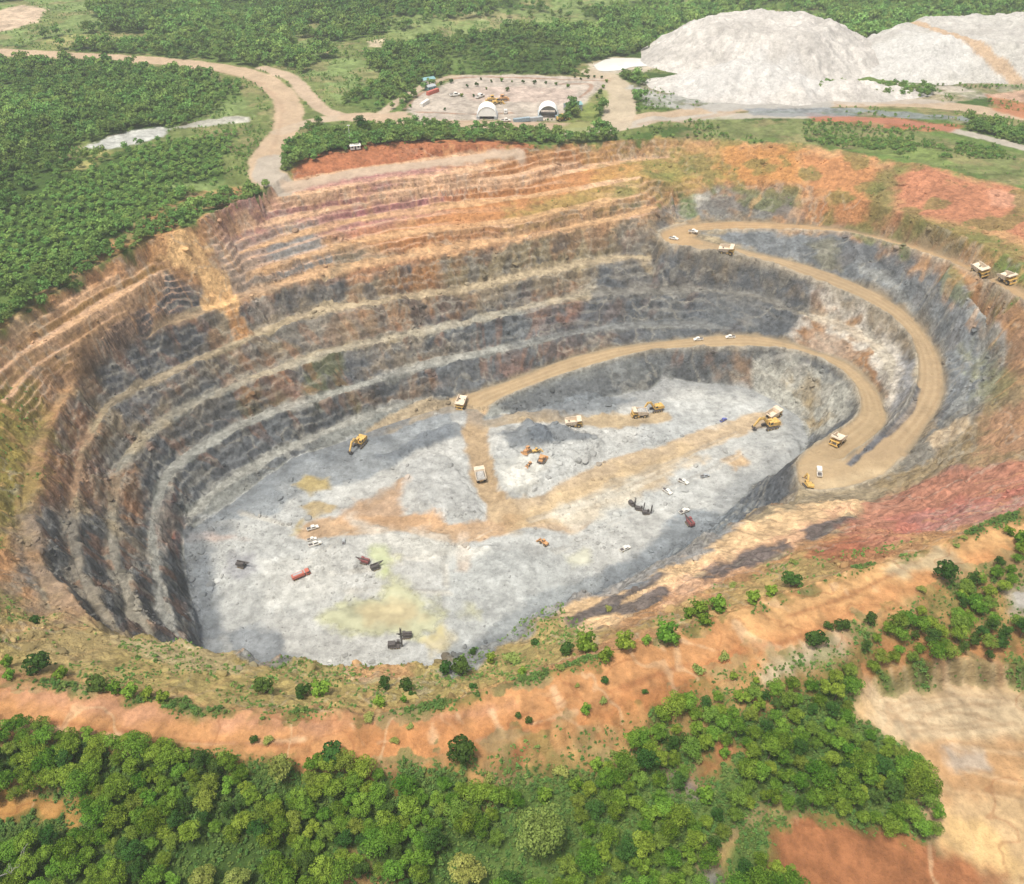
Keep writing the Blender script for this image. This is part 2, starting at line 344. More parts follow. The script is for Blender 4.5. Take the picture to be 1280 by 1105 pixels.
# ------------------------------------------------------------------ what the ground is made of (base colours only)
KALB = .60
def C(r, g, b):
    c = np.array([r, g, b])/255.; return np.where(c < .04045, c/12.92, ((c+.055)/1.055)**2.4)*KALB
A = np.zeros((N, 3)); WET = np.zeros(N); GRN = np.zeros(N); KIND = np.zeros(N, np.int8)   # KIND 0 land, 1 pit wall, 2 pit floor, 3 haul road, 4 muddy water
def lay(k, m, col, var=.0, v=None):
    c = np.asarray(col)[None, :]*np.ones((len(k), 1))
    if var: c = c*(1+var*(FR1[k]+.6*FR2[k]))[:, None]
    A[k] = A[k]*(1-m[:, None])+c*m[:, None]
def paint(pts, col, soft=2.5, fray=4, alpha=1., var=.08, where=None, xy=False, width=None, kind=None, green=None, wet=None):
    k, m = amask(pts, soft, fray, xy, width=width); m0 = m; m = m*alpha
    if where is not None: m = m*where[k]
    lay(k, m, C(*col), var)
    if kind is not None: KIND[k[m0 > .5]] = kind
    if green is not None: GRN[k] = GRN[k]*(1-m)+green*m
    if wet is not None: WET[k] = WET[k]*(1-m)+wet*m
flat = 1-steep
# open land: scrubby grass and soil, with natural clearings in the woods
mix = sstep(-.4, .5, fbm(X, Y, 60, 4, 41))[:, None]
A[:] = C(78, 104, 48)*(1-mix)+C(112, 136, 70)*mix; GRN[:] = 1
clr = sstep(.42, .62, fbm(X, Y, 150, 4, 43))*(Y > 520); A[:] = A*(1-clr[:, None])+C(142, 162, 98)*clr[:, None]; GRN -= .85*clr
# the pit, out to its rim
pit_xy = np.vstack([rim_q[:, :2], berm_in[::-1][:, :2]])
kp, mp = amask(pit_xy, 3, 4, True)
PITM = np.zeros(N); PITM[kp] = mp; KIND[kp[mp > .5]] = 1; GRN[kp] *= 1-mp
z = Z[kp]; nz = n_b[kp]; na = fbm(XS[kp], YS[kp], 45, 4, 51); nc_ = fbm(XS[kp], YS[kp], 11, 4, 52)
zz = z+9*na+5*nc_
w1 = sstep(24, 40, zz)[:, None]; w2 = sstep(60, 76, zz)[:, None]
low = C(112, 116, 119)*(1+.22*nc_[:, None]); mid = C(152, 138, 116)*(1+.20*nc_[:, None]); up = C(190, 146, 104)*(1+.12*nc_[:, None])
wc = (low*(1-w1)+mid*w1)*(1-w2)+up*w2
gr = sstep(.15, .55, fbm(XS[kp], YS[kp], 32, 4, 53))[:, None]*(1-w2); wc = wc*(1-gr*.7)+C(112, 115, 118)*gr*.7
st = steep[kp][:, None]; bn = C(150, 152, 146)*(1-w1)+C(178, 162, 132)*w1; bn = bn*(1-w2)+C(205, 160, 115)*w2   # dust on the bench tops
wc = wc*st+bn*(1+.08*nc_[:, None])*(1-st)
A[kp] = A[kp]*(1-mp[:, None])+wc*mp[:, None]

# dust and grit on every bench top
BST = []
for q, toe, out in BEN:
    for a_ in range(0, len(q)-1, 8):
        s_ = q[a_:a_+9]; t_ = toe[a_:a_+9]; pl = np.vstack([s_[:, :2]-out[a_:a_+9]*.3, (t_[:, :2]+out[a_:a_+9]*.4)[::-1]])
        kk = np.nonzero((WX > pl[:, 0].min()-3) & (WX < pl[:, 0].max()+3) & (WY > pl[:, 1].min()-3) & (WY < pl[:, 1].max()+3))[0]
        if len(kk): BST.append((kk, sstep(-.8, .4, sdist(WX[kk], WY[kk], pl)+.35*FR2[kk]), s_[:, 2].mean()))
def dust():
    for kk, m_, zl in BST:
        c_ = C(184, 182, 172) if zl < 26 else C(192, 182, 160) if zl < 40 else C(200, 182, 152) if zl < 58 else C(220, 178, 134) if zl < 80 else C(236, 194, 156)
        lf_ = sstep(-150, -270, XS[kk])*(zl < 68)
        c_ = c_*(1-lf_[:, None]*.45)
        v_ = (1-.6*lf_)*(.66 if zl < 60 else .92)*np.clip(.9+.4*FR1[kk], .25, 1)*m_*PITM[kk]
        A[kk] = A[kk]*(1-v_[:, None])+c_*(1+.1*FR2[kk][:, None])*v_[:, None]
# --- walls, patch by patch
S_ = np.maximum(steep, .35)
paint([(285,262),(340,225),(500,200),(600,205),(560,262),(400,300),(320,320),(280,300)], (198,148,140), 6, 8, .9)
paint([(380,235),(520,210),(600,212),(560,240),(430,270)], (180,120,122), 5, 7, .9)
paint([(560,205),(720,180),(800,200),(760,262),(640,290),(480,315),(430,300),(560,262)], (203,140,88), 6, 8, .75)
paint([(350,215),(400,190),(480,176),(650,178),(690,184),(600,196),(500,206),(430,214),(370,228)], (190,122,86), 3, 3, .95)
paint([(400,345),(500,322),(610,303),(700,285),(700,291),(610,310),(505,330),(400,352)], (224,165,122), 2, 2, .9)
paint([(640,260),(760,225),(860,200),(880,235),(800,262),(700,280),(640,290)], (150,150,84), 6, 9, .55, green=.6)
paint([(720,180),(860,176),(920,180),(920,235),(860,240),(800,225),(740,230)], (196,160,96), 6, 8, .6)
paint([(780,200),(850,180),(880,215),(830,245)], (134,142,76), 5, 9, .6, green=.7)
paint([(285,300),(330,270),(400,285),(420,330),(380,370),(310,400),(270,330)], (176,160,146), 6, 8, .8)
paint([(335,300),(390,290),(420,315),(395,340),(350,335)], (150,156,156), 5, 7, .7)
paint([(0,440),(84,380),(190,316),(210,350),(100,432),(40,470),(0,500),(-60,560)], (188,152,96), 4, 5, .8)
paint([(-20,415),(60,372),(190,296),(240,290),(190,320),(84,378),(0,436)], (206,158,104), 3, 4, .85)
paint([(100,432),(206,356),(245,352),(268,392),(262,425),(205,452),(150,480),(110,450)], (88,92,98), 3, 5, .92, where=S_)
paint([(130,500),(160,470),(260,425),(300,425),(240,460),(190,505),(160,540)], (104,107,112), 3, 5, .85, where=S_)
paint([(200,540),(240,500),(300,480),(330,470),(300,515),(240,555)], (98,96,92), 3, 5, .7, where=S_)
paint([(30,560),(60,520),(110,520),(110,620),(70,640),(40,640)], (168,122,94), 5, 7, .7)
paint([(195,640),(215,625),(225,680),(210,700),(198,680)], (158,98,76), 3, 3, .85)
paint([(140,600),(175,585),(190,640),(160,660)], (158,120,84), 3, 5, .7)
paint([(-60,560),(-10,490),(30,470),(70,510),(60,560),(30,640),(-10,680),(-60,640)], (150,142,70), 5, 7, .8, green=.6)
paint([(30,650),(80,640),(140,660),(200,720),(240,800),(180,800),(100,770),(40,720)], (118,120,120), 5, 7, .9)
paint([(60,650),(100,640),(160,700),(200,780),(170,780),(110,720)], (96,98,100), 3, 5, .7, where=S_)
# the slide of yellow earth
# middle of the far wall
for pts, c, a in [([(430,350),(560,330),(600,360),(560,400),(440,400)], (158,130,100), .6), ([(485,340),(545,325),(550,365),(500,372)], (178,128,80), .75),
                  ([(560,322),(690,298),(770,285),(760,325),(640,345),(560,362)], (150,136,104), .7), ([(640,385),(720,352),(735,372),(660,395)], (160,118,84), .7),
                  ([(680,392),(725,380),(745,405),(700,415)], (186,118,74), .75), ([(440,455),(520,430),(600,415),(600,440),(500,462),(440,475)], (160,142,116), .6),
                  ([(400,400),(520,385),(600,370),(600,392),(480,420),(400,440)], (150,116,88), .65), ([(620,452),(655,440),(660,462),(630,470)], (172,116,88), .8),
                  ([(700,430),(760,408),(800,410),(760,428),(710,446)], (150,118,92), .6), ([(440,490),(520,470),(560,470),(520,490),(460,515)], (138,112,84), .7),
                  ([(378,450),(430,430),(440,490),(400,500),(378,490)], (108,112,74), .75), ([(310,470),(372,460),(378,500),(330,520)], (168,120,88), .55),
                  ([(270,470),(330,440),(400,420),(400,440),(300,475)], (118,104,92), .7), ([(300,500),(350,485),(360,510),(310,530)], (116,108,80), .7),
                  ([(555,412),(640,395),(700,380),(690,412),(600,436)], (116,122,126), .7), ([(560,450),(650,432),(740,410),(740,425),(640,465),(560,478)], (118,120,120), .6)]:
    paint(pts, c, 4, 6, a, where=S_)
paint([(745,330),(850,315),(960,335),(1000,355),(1020,380),(985,420),(900,412),(750,410),(700,420),(740,372)], (98,103,108), 5, 6, .9, where=np.maximum(steep, .6))
paint([(770,345),(850,345),(880,362),(790,365)], (150,128,96), 3, 6, .6, where=S_)
paint([(760,380),(850,378),(850,400),(780,402)], (128,122,104), 3, 7, .5, where=S_)
paint([(770,372),(786,372),(784,405),(770,405)], (136,104,70), 2, 3, .6, where=S_)
paint([(840,240),(900,232),(1000,232),(1005,272),(930,274),(858,276),(820,262)], (136,138,136), 4, 6, .85)
paint([(862,244),(900,236),(886,250),(868,262)], (206,204,192), 2, 3, .75)
paint([(848,240),(866,240),(870,272),(852,272)], (112,132,72), 3, 4, .75, green=.8)
# white and rusty cliff between the second and third flights
paint([(1018,360),(1080,380),(1128,425),(1138,478),(1120,520),(1104,530),(1100,500),(1064,456),(1010,434),(985,420),(1000,395)], (222,213,199), 2.5, 4, .95)
paint([(1015,378),(1070,395),(1106,430),(1096,440),(1050,420),(1005,400)], (178,134,86), 2, 5, .9, where=S_)
paint([(990,412),(1030,405),(1080,435),(1110,480),(1108,500),(1070,456),(1014,436)], (162,116,70), 2, 4, .95, where=S_)
paint([(1126,440),(1142,450),(1140,490),(1112,528),(1108,515),(1126,485)], (150,152,156), 3, 4, .85)
# wall under the third flight
paint([(615,500),(690,474),(780,450),(880,440),(940,438),(945,488),(830,478),(770,495),(640,520)], (122,125,124), 3, 5, .9)
paint([(885,448),(940,445),(938,480),(900,474)], (146,118,92), 3, 5, .8, where=S_)
paint([(942,440),(1000,444),(1060,478),(1070,515),(1030,545),(1012,548),(998,520),(950,494)], (192,190,178), 3, 4, .9)
paint([(985,462),(1020,480),(1032,530),(1018,540),(1004,500)], (172,148,104), 3, 4, .75)
paint([(630,505),(700,480),(760,470),(790,480),(770,492),(720,504),(640,520)], (106,110,113), 3, 4, .8)
# grey bowl between first and second flights
paint([(880,292),(950,290),(1050,294),(1110,308),(1170,326),(1240,400),(1255,440),(1240,480),(1190,520),(1160,545),(1176,505),(1180,474),(1170,438),(1138,396),(1090,364),(1010,332),(930,312)], (134,140,144), 3, 4, .95)
paint([(885,293),(960,292),(1060,300),(1070,345),(1010,328),(930,312)], (104,109,113), 3, 5, .85, where=S_)
paint([(1080,310),(1110,312),(1120,345),(1090,352)], (98,102,106), 3, 5, .7)
paint([(1010,305),(1040,303),(1050,335),(1030,335)], (140,136,110), 3, 5, .6)
paint([(1200,360),(1238,405),(1250,440),(1225,478),(1190,500),(1195,440)], (150,155,158), 4, 6, .7)
paint([(1215,350),(1290,400),(1300,470),(1250,500),(1258,440),(1240,400)], (176,140,110), 4, 6, .85)
# upper right: orange and red earth
paint([(920,180),(1000,180),(1010,232),(925,232),(890,220),(905,185)], (204,146,86), 5, 6, .85)
paint([(1000,190),(1100,200),(1090,290),(1010,275),(1010,235)], (202,142,94), 5, 6, .85)
paint([(1112,200),(1180,214),(1290,240),(1290,300),(1200,280),(1120,270)], (198,134,102), 4, 6, .9)
paint([(1235,235),(1290,246),(1290,262),(1240,255)], (224,168,138), 2, 3, .7)
paint([(1088,225),(1125,200),(1118,262),(1100,292),(1080,285)], (112,122,68), 4, 6, .7, green=.8)
paint([(1130,275),(1200,282),(1290,310),(1290,362),(1210,328),(1130,300)], (138,130,78), 5, 7, .8, green=.5)
paint([(1240,318),(1290,330),(1290,362),(1256,346)], (112,148,74), 4, 4, .8, green=1)
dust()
A[:] = A*(1-.14*(KIND == 1)*steep*sstep(64, 70, Z)*(Y > 300))[:, None]
tr_ = TREAD*.62*(KIND == 1)*np.clip(.8+.6*FR1, .1, 1); A[:] = A*(1-tr_[:, None])+C(230, 190, 160)*tr_[:, None]
rust = sstep(.22, .6, fbm(ang*75, Z*.2, 3.0, 4, 87))*(KIND == 1)*steep*.38*sstep(4, 14, Z)*(1-sstep(60, 70, Z))*(1-.85*sstep(110, 165, X)); A[:] = A*(1-rust[:, None])+C(166, 116, 80)*rust[:, None]
blk2 = sstep(.1, .5, fbm(ang*60, Z*.3, 3.0, 4, 88))*(KIND == 1)*steep*.6*(1-sstep(56, 70, Z))*(1-.7*sstep(120, 165, X)); A[:] = A*(1-blk2[:, None])+C(88, 91, 95)*blk2[:, None]
paint([(745,330),(850,312),(960,335),(1000,355),(1020,380),(985,420),(900,414),(750,412),(690,425),(650,440),(640,425),(740,372)], (100,105,110), 5, 6, .62)
paint([(190,302),(235,284),(262,320),(288,362),(306,400),(296,412),(278,385),(256,390),(248,358),(222,334)], (240,196,140), 2.5, 5, .97)
paint([(285,392),(302,392),(312,415),(292,425)], (214,158,104), 2, 4, .8)
paint([(998,588),(1000,612),(962,631),(900,667),(850,694),(800,718),(770,728),(800,712),(860,679),(898,650),(925,626),(950,600),(975,588)], (104,109,115), 2, 3, .9)
for p in ([(1198,357),(1241,404),(1256,439),(1240,480),(1200,518)], [(1215,385),(1229,430),(1216,475),(1186,514)], [(1075,330),(1120,362),(1165,410)]): paint(p, (172,174,170), 1, 1.4, .7, width=3)
# near inner slope
paint([(-60,800),(0,745),(130,792),(300,816),(430,838),(560,828),(620,796),(700,755),(760,790),(650,848),(550,880),(400,890),(250,884),(130,864)], (182,166,106), 5, 6, .9, green=.55)
paint([(60,770),(140,790),(160,815),(90,830),(0,800)], (186,164,116), 4, 7, .7)
paint([(150,800),(300,816),(310,836),(220,840)], (196,178,136), 3, 6, .7)
paint([(430,832),(500,826),(520,846),(440,850)], (216,170,124), 3, 5, .8)
paint([(560,825),(640,785),(700,752),(720,770),(650,805),(580,842)], (190,164,110), 4, 6, .8)
paint([(690,760),(800,716),(900,672),(1000,632),(1075,622),(1090,640),(1010,672),(900,712),(800,762),(740,792)], (242,206,160), 3, 5, .95)
paint([(820,742),(900,700),(985,660),(1060,632),(1072,640),(990,690),(900,730),(830,760)], (232,186,150), 3, 5, .8)
for p in ([(708,772),(770,742),(830,712),(832,720),(775,752),(715,782)], [(860,722),(930,690),(985,672),(990,690),(930,712),(880,730)], [(745,762),(830,735),(840,748),(790,765)], [(1000,660),(1060,640),(1080,648),(1010,680)]):
    paint(p, (112,106,106), 1.5, 3, .92)
paint([(780,790),(900,735),(1000,690),(1100,680),(1160,670),(1060,712),(960,748),(860,782)], (180,160,104), 4, 6, .8, green=.4)
paint([(1050,650),(1110,618),(1180,590),(1300,570),(1300,630),(1200,655),(1100,685),(1040,690)], (198,138,114), 4, 6, .9)
paint([(1110,650),(1200,620),(1290,600),(1290,612),(1210,640),(1120,668)], (206,132,116), 3, 5, .7)
paint([(1130,650),(1200,632),(1290,620),(1290,636),(1180,665)], (200,146,136), 3, 5, .7)
paint([(1000,690),(1060,665),(1120,690),(1060,712)], (178,112,84), 4, 5, .8)
paint([(1085,600),(1150,560),(1210,515),(1260,480),(1310,500),(1300,575),(1180,592),(1110,622)], (166,146,110), 4, 8, .8)
paint([(1130,560),(1200,505),(1240,485),(1225,520),(1150,580),(1110,598)], (134,136,134), 3, 6, .7)
paint([(1165,545),(1205,520),(1212,530),(1175,560)], (214,190,156), 2, 3, .8)
paint([(1230,520),(1300,490),(1310,560),(1240,570)], (186,142,112), 4, 6, .7)
paint([(1215,425),(1250,440),(1275,470),(1240,510)], (140,140,92), 4, 6, .6)
# berm of orange earth around the near rim
paint([(-120,815),(0,846),(130,866),(250,886),(400,894),(550,881),(650,851),(760,816),(860,786),(960,751),(1060,716),(1160,686),(1300,636),(1300,700),(1200,730),(1100,790),(960,830),(860,868),(760,920),(640,960),(450,965),(200,945),(0,925),(-120,900)], (218,160,108), 4, 4, .97, kind=0, green=0)
paint([(0,850),(250,890),(400,900),(560,890),(640,880),(600,900),(400,915),(200,905),(0,870)], (206,156,128), 4, 5, .6)
paint([(700,905),(860,845),(960,800),(960,830),(860,868),(760,925)], (200,132,82), 4, 5, .8)
paint([(420,905),(640,895),(760,890),(700,935),(560,960),(440,955)], (208,144,92), 4, 5, .7)
paint([(900,770),(1060,718),(1290,642),(1290,668),(1100,735),(960,790)], (228,184,128), 4, 5, .7)
for p in ([(440,905),(446,925),(455,932)], [(474,928),(480,915),(492,908),(500,925)], [(615,890),(620,905),(628,918)], [(540,905),(541,925)], [(575,930),(640,918),(660,915)], [(0,905),(120,918),(260,930),(380,925)], [(850,800),(870,815),(890,812)], [(920,780),(935,800),(960,810)], [(985,830),(1040,800)], [(700,880),(690,860)], [(580,905),(570,890)], [(820,800),(830,812)], [(665,905),(720,890)]):
    paint(p, (240,206,166), .8, 2.0, .55, width=1.4)
for p in ([(60,900),(220,925),(380,932)], [(600,925),(700,900)], [(900,820),(990,800),(1080,760)], [(760,865),(860,830)], [(985,770),(1060,745),(1150,700)], [(690,650),(760,612)]):
    paint(p, (168,110,72), 1.0, 1.5, .6, width=1.6)
# earth bared among the near trees
paint([(560,945),(700,910),(800,900),(900,850),(980,830),(1080,770),(1180,730),(1290,680),(1290,830),(1200,820),(1080,830),(1000,880),(900,900),(800,950),(700,970),(600,985)], (198,156,104), 6, 9, .75, green=.3)
paint([(980,815),(1060,790),(1080,800),(1020,835),(960,850)], (206,194,166), 3, 6, .7)
paint([(1115,700),(1190,690),(1200,705),(1150,720),(1110,715)], (196,190,160), 3, 5, .6)
paint([(1060,800),(1140,790),(1290,800),(1290,842),(1180,838),(1080,858)], (198,142,94), 4, 5, .9, green=0)
paint([(1080,862),(1140,848),(1200,842),(1300,850),(1300,1120),(1180,1120),(1150,1000),(1160,950),(1110,915),(1066,895)], (222,188,144), 4, 4, .97, green=0, kind=0)
for x_ in range(1085, 1290, 9): paint([(x_, 838 if x_ > 1110 else 850), (x_+2, 858 if x_ > 1110 else 868)], (170,132,96) if x_ % 2 else (232,204,162), .6, .8, .5, width=1.3)
paint([(1090,870),(1200,862),(1290,872),(1280,920),(1200,925),(1110,912)], (220,198,164), 4, 5, .8)
paint([(1160,940),(1290,925),(1290,1000),(1180,1010)], (208,160,112), 4, 6, .7)
paint([(1180,1015),(1230,1020),(1280,1090),(1180,1090)], (236,198,140), 3, 4, .8)
paint([(1190,945),(1230,940),(1235,960),(1195,965)], (206,196,182), 2, 4, .7)
for p in ([(1110,880),(1160,895),(1200,890),(1250,905)], [(1120,900),(1150,880),(1200,876),(1240,885)], [(1150,905),(1180,885),(1260,880)], [(1210,960),(1270,975)], [(1200,930),(1280,940)], [(1105,890),(1135,905),(1180,908),(1240,900)], [(1125,880),(1165,872),(1215,870),(1270,876)], [(1140,915),(1200,912),(1270,905)], [(1190,985),(1240,990),(1285,1000)]):
    paint(p, (170,138,104), .6, 1.2, .4, width=1.2); paint([(x, y+4) for x, y in p], (236,212,176), .6, 1.2, .3, width=1.2)
paint([(960,1040),(1000,1018),(1060,1020),(1110,1045),(1160,1060),(1250,1100),(1200,1130),(960,1130)], (178,118,80), 3, 4, .97, green=0, kind=0)
paint([(880,1085),(905,1040),(940,1010),(970,992),(978,1002),(950,1030),(920,1065),(905,1100)], (212,172,118), 3, 4, .9, green=0)
paint([(860,955),(905,915),(930,930),(930,965),(890,985),(850,990)], (196,132,92), 3, 5, .9, green=0)
paint([(840,965),(870,975),(875,1000),(845,990)], (150,144,148), 3, 3, .8)
paint([(880,1080),(905,1085),(905,1115),(880,1115)], (170,168,170), 2, 4, .7)
paint([(-10,1000),(50,985),(110,1000),(90,1030),(40,1025),(0,1035)], (220,164,98), 3, 5, .95, green=0)
paint([(30,985),(80,965),(105,990),(60,1005)], (206,170,116), 3, 5, .8)
paint([(430,1085),(490,1080),(500,1110),(430,1110)], (206,160,112), 3, 5, .8)
paint([(485,960),(500,955),(505,1000),(490,1005)], (150,92,60), 2, 4, .8)
paint([(640,935),(655,935),(648,965),(636,970)], (140,86,56), 2, 3, .8)
paint([(1255,735),(1300,730),(1300,770),(1262,765)], (196,192,186), 3, 3, .9, green=0)
# --- floor of the pit
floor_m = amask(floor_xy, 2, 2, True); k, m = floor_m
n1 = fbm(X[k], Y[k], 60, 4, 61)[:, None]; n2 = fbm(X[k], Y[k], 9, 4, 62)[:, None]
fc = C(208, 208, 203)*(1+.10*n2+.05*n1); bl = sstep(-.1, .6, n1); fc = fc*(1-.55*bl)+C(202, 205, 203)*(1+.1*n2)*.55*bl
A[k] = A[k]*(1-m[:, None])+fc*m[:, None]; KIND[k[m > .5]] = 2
for pts, c, a in [([(270,650),(330,602),(380,572),(450,548),(560,515),(580,545),(520,565),(460,600),(400,610),(340,640)], (150,157,162), .85),
                  ([(340,610),(380,600),(420,620),(380,640)], (178,182,182), .6), ([(460,575),(520,548),(560,535),(570,548),(500,575)], (122,129,136), .8),
                  ([(640,520),(700,500),(765,494),(800,500),(760,515),(660,527)], (134,141,146), .85), ([(620,545),(650,533),(740,545),(760,552),(690,560),(640,565)], (124,131,137), .85),
                  ([(657,550),(672,541),(690,552),(682,562),(662,562)], (118,126,134), .9), ([(800,505),(900,500),(940,505),(880,545),(800,560)], (190,194,194), .6),
                  ([(285,690),(320,690),(325,715),(300,725),(282,715)], (158,158,164), .7), ([(280,790),(360,790),(370,830),(300,830)], (134,141,148), .8),
                  ([(860,640),(940,620),(900,680),(820,720),(700,760),(640,800),(560,850),(560,820),(680,740),(790,700)], (138,146,152), .85),
                  ([(560,700),(700,690),(760,720),(640,790),(560,800)], (188,192,190), .5), ([(240,700),(262,690),(275,800),(250,800)], (132,139,146), .85),
                  ([(500,590),(560,565),(600,625),(598,650),(520,630)], (196,197,194), .8), ([(620,580),(690,575),(660,625),(625,610)], (214,214,206), .7)]:
    paint(pts, c, 2.5, 4.5, a, var=.14)
for pts, w_, c, a in [([(596,505),(596,560),(610,615),(640,650)], 14, (200,172,134), .95), ([(640,650),(580,668),(500,655),(420,660),(390,665)], 15, (214,178,138), .9),
                      ([(625,640),(690,625),(760,590),(850,560),(930,532),(958,525)], 15, (212,186,150), .9), ([(610,528),(680,522),(760,528),(830,520)], 10, (200,176,138), .9),
                      ([(600,505),(540,510),(470,540)], 11, (186,166,134), .85), ([(640,650),(720,660),(740,630)], 8, (210,176,134), .75), ([(580,668),(578,710)], 6, (222,200,178), .6)]:
    paint(pts, c, 1.6, 2.6, a, width=w_, kind=None)
paint([(690,620),(760,590),(850,555),(880,570),(800,620),(720,650),(640,660)], (220,194,154), 5, 7, .75)
paint([(420,655),(450,630),(500,605),(510,640),(580,660),(500,668)], (214,174,134), 4, 6, .8)
for pts, c in [([(368,605),(385,595),(410,597),(414,612),(385,622)], (194,172,110)), ([(905,575),(925,562),(935,578),(920,588)], (224,190,146)), ([(372,632),(400,625),(420,632),(390,645)], (200,176,126)), ([(365,655),(378,650),(378,665),(366,668)], (200,178,120))]:
    paint(pts, c, 2, 3, .85)
paint([(445,632),(475,610),(500,600),(498,615),(460,640)], (178,150,120), 2, 3, .6)
paint([(225,655),(300,665),(320,675),(230,680)], (222,186,168), 3, 5, .5)
for pts in ([(470,690),(520,700),(555,690)], [(430,665),(400,690),(380,705)], [(700,640),(780,610),(860,575)], [(660,650),(740,620),(820,585),(920,540)], [(610,660),(560,690),(555,730)], [(830,610),(880,590),(930,560)], [(430,740),(480,735),(560,740)], [(300,640),(380,660)], [(690,690),(750,660),(790,640)], [(380,720),(440,715),(500,705)]):
    paint(pts, (176,170,158), .8, 1.4, .4, width=1.6); q_ = [(x+4, y+3) for x, y in pts]; paint(q_, (232,226,212), .8, 1.4, .35, width=1.6)
for pts, c, a in [([(440,650),(500,660),(560,672),(600,690),(560,705),(480,690)], (228,226,216), .6), ([(640,585),(690,580),(665,620),(630,612)], (234,232,222), .7), ([(700,640),(790,600),(800,625),(720,670)], (226,222,208), .6), ([(820,500),(900,490),(945,505),(890,530)], (222,223,218), .5), ([(320,700),(420,690),(430,740),(350,760)], (226,225,217), .6)]:
    paint(pts, c, 5, 6, a, var=.12)
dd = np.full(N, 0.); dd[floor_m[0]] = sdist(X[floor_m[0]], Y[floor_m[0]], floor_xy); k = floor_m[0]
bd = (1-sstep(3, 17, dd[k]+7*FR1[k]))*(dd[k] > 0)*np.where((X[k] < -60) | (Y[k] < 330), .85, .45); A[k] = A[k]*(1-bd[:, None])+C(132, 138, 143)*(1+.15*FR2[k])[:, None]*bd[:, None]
# muddy water standing on the floor
for pts, c in [([(400,770),(430,752),(470,745),(490,700),(500,715),(520,740),(555,765),(550,790),(520,800),(470,795),(420,785)], (200,200,144)), ([(470,690),(480,688),(490,715),(480,725)], (190,200,140)), ([(575,770),(590,745),(605,755),(600,775)], (214,212,172)),
               ([(705,695),(735,685),(740,700),(715,712)], (218,216,188)), ([(530,800),(552,780),(560,800),(540,815)], (206,188,130))]:
    paint(pts, c, 3.5, 5.5, .64, wet=1)
paint([(440,760),(500,745),(540,770),(500,785),(460,780)], (212,190,146), 4, 5, .6)
# ramps
R1 = np.vstack([ramp['R1_UP'][:, :2], ramp['R1_LO'][::-1][:, :2]]); R2 = np.vstack([ramp['R2_UP'][:, :2], ramp['PAD'][::-1][:, :2][:2], ramp['R2_LO'][::-1][:, :2]])
R3 = np.vstack([ramp['R3_UP'][:, :2], ramp['R3_LO'][::-1][:, :2]])
PADP = np.vstack([ramp['PAD'][:, :2], ramp['R2_UP'][-1:, :2], np.array([at(1053,575,37)]), ramp['R3_LO'][:1, :2]])
HAIR = np.array([at(*p) for p in [(826,291,60),(845,282,60),(872,278,60),(882,285,60),(868,296,60),(880,304,60),(845,309,60),(824,299,60)]])
for pts, c in [(R1, (204,170,128)), (R2, (198,172,136)), (R3, (200,174,136)), (PADP, (206,180,142)), (HAIR, (206,174,132))]:
    k, m = amask(pts, 1.2, .8, True)
    n1 = fbm(X[k], Y[k], 12, 3, 71); lay(k, m, C(*c)); A[k] *= (1+.05*n1*m)[:, None]; KIND[k[m > .5]] = 3
paint([(1056,580),(1075,564),(1100,540),(1126,512),(1143,482),(1151,486),(1143,512),(1122,536),(1085,566),(1064,584)], (106,110,118), .8, .9, .95, kind=1)
paint([(1000,604),(1040,600),(1090,585),(1110,590),(1061,609),(1018,613)], (224,200,162), 3, 3, .8)
bw = np.clip(BER/1.5, 0, 1)*.55; A[:] = A*(1-bw[:, None])+C(196, 190, 174)*bw[:, None]
for u_, l_ in (('R1_UP', 'R1_LO'), ('R2_UP', 'R2_LO'), ('R3_UP', 'R3_LO')):
    U_, L_ = ramp[u_], ramp[l_]
    for fr, c_, al, w_ in ((.2, (176,148,112), .3, 1.4), (.3, (222,196,158), .25, 1.2), (.42, (180,152,116), .25, 1.2), (.58, (224,198,160), .28, 1.4), (.68, (174,146,110), .3, 1.5), (.8, (222,198,162), .22, 1.2)):
        mid_ = np.array([p_+fr*(L_[np.argmin(((L_[:, :2]-p_[:2])**2).sum(1))]-p_) for p_ in U_])[:, :2]
        paint(mid_[2:-2:3], c_, .6, .7, al, xy=True, width=w_)
    paint(U_[::3, :2], (150,138,116), 1.2, 1.2, .55, xy=True, width=2.5)
# --- roads, tracks and yards on the plain
ROAD = (214,190,162)
def road(pts, w, c=ROAD, a=.95, fray=1.5, kind=3): paint(pts, c, 1.5, fray, a, width=w, kind=kind, green=0)
VERGE = [([(-300,56),(-100,64),(0,69),(100,74),(200,80),(270,88),(320,99),(345,118),(354,140),(346,165),(325,190),(322,215)], 46), ([(330,89),(370,104),(395,130),(440,148),(500,146)], 34), ([(105,188),(160,178),(220,166),(310,152)], 34), ([(440,150),(600,160),(760,160),(860,146),(1060,132),(1300,152)], 34), ([(560,100),(660,98),(760,101)], 26), ([(742,88),(780,84),(820,82)], 34), ([(450,60),(520,48),(620,32),(720,34)], 60), ([(60,56),(110,50),(170,50)], 40), ([(0,24),(50,24)], 60)]
for p_, w_ in VERGE: paint(p_, (132,142,84), 3, 6, .85, width=w_, green=.12)
road([(-300,52),(-100,60),(0,65),(100,70),(200,76),(270,84),(320,95),(350,115),(362,140),(356,165),(335,190),(330,212),(340,222)], 20, (218,190,160))
road([(330,85),(365,98),(385,120),(410,140),(450,146),(500,142)], 12, (216,190,164))
road([(350,165),(390,152),(440,145)], 14, (214,192,166))
road([(338,200),(334,218),(350,229)], 17, (198,186,170))
road([(360,232),(450,214),(520,206),(600,196),(650,194)], 8, (214,190,166))
road([(440,146),(520,150),(600,156),(700,160),(780,155),(860,142),(950,132),(1060,128),(1160,130),(1230,138),(1300,148)], 20, (212,186,158))
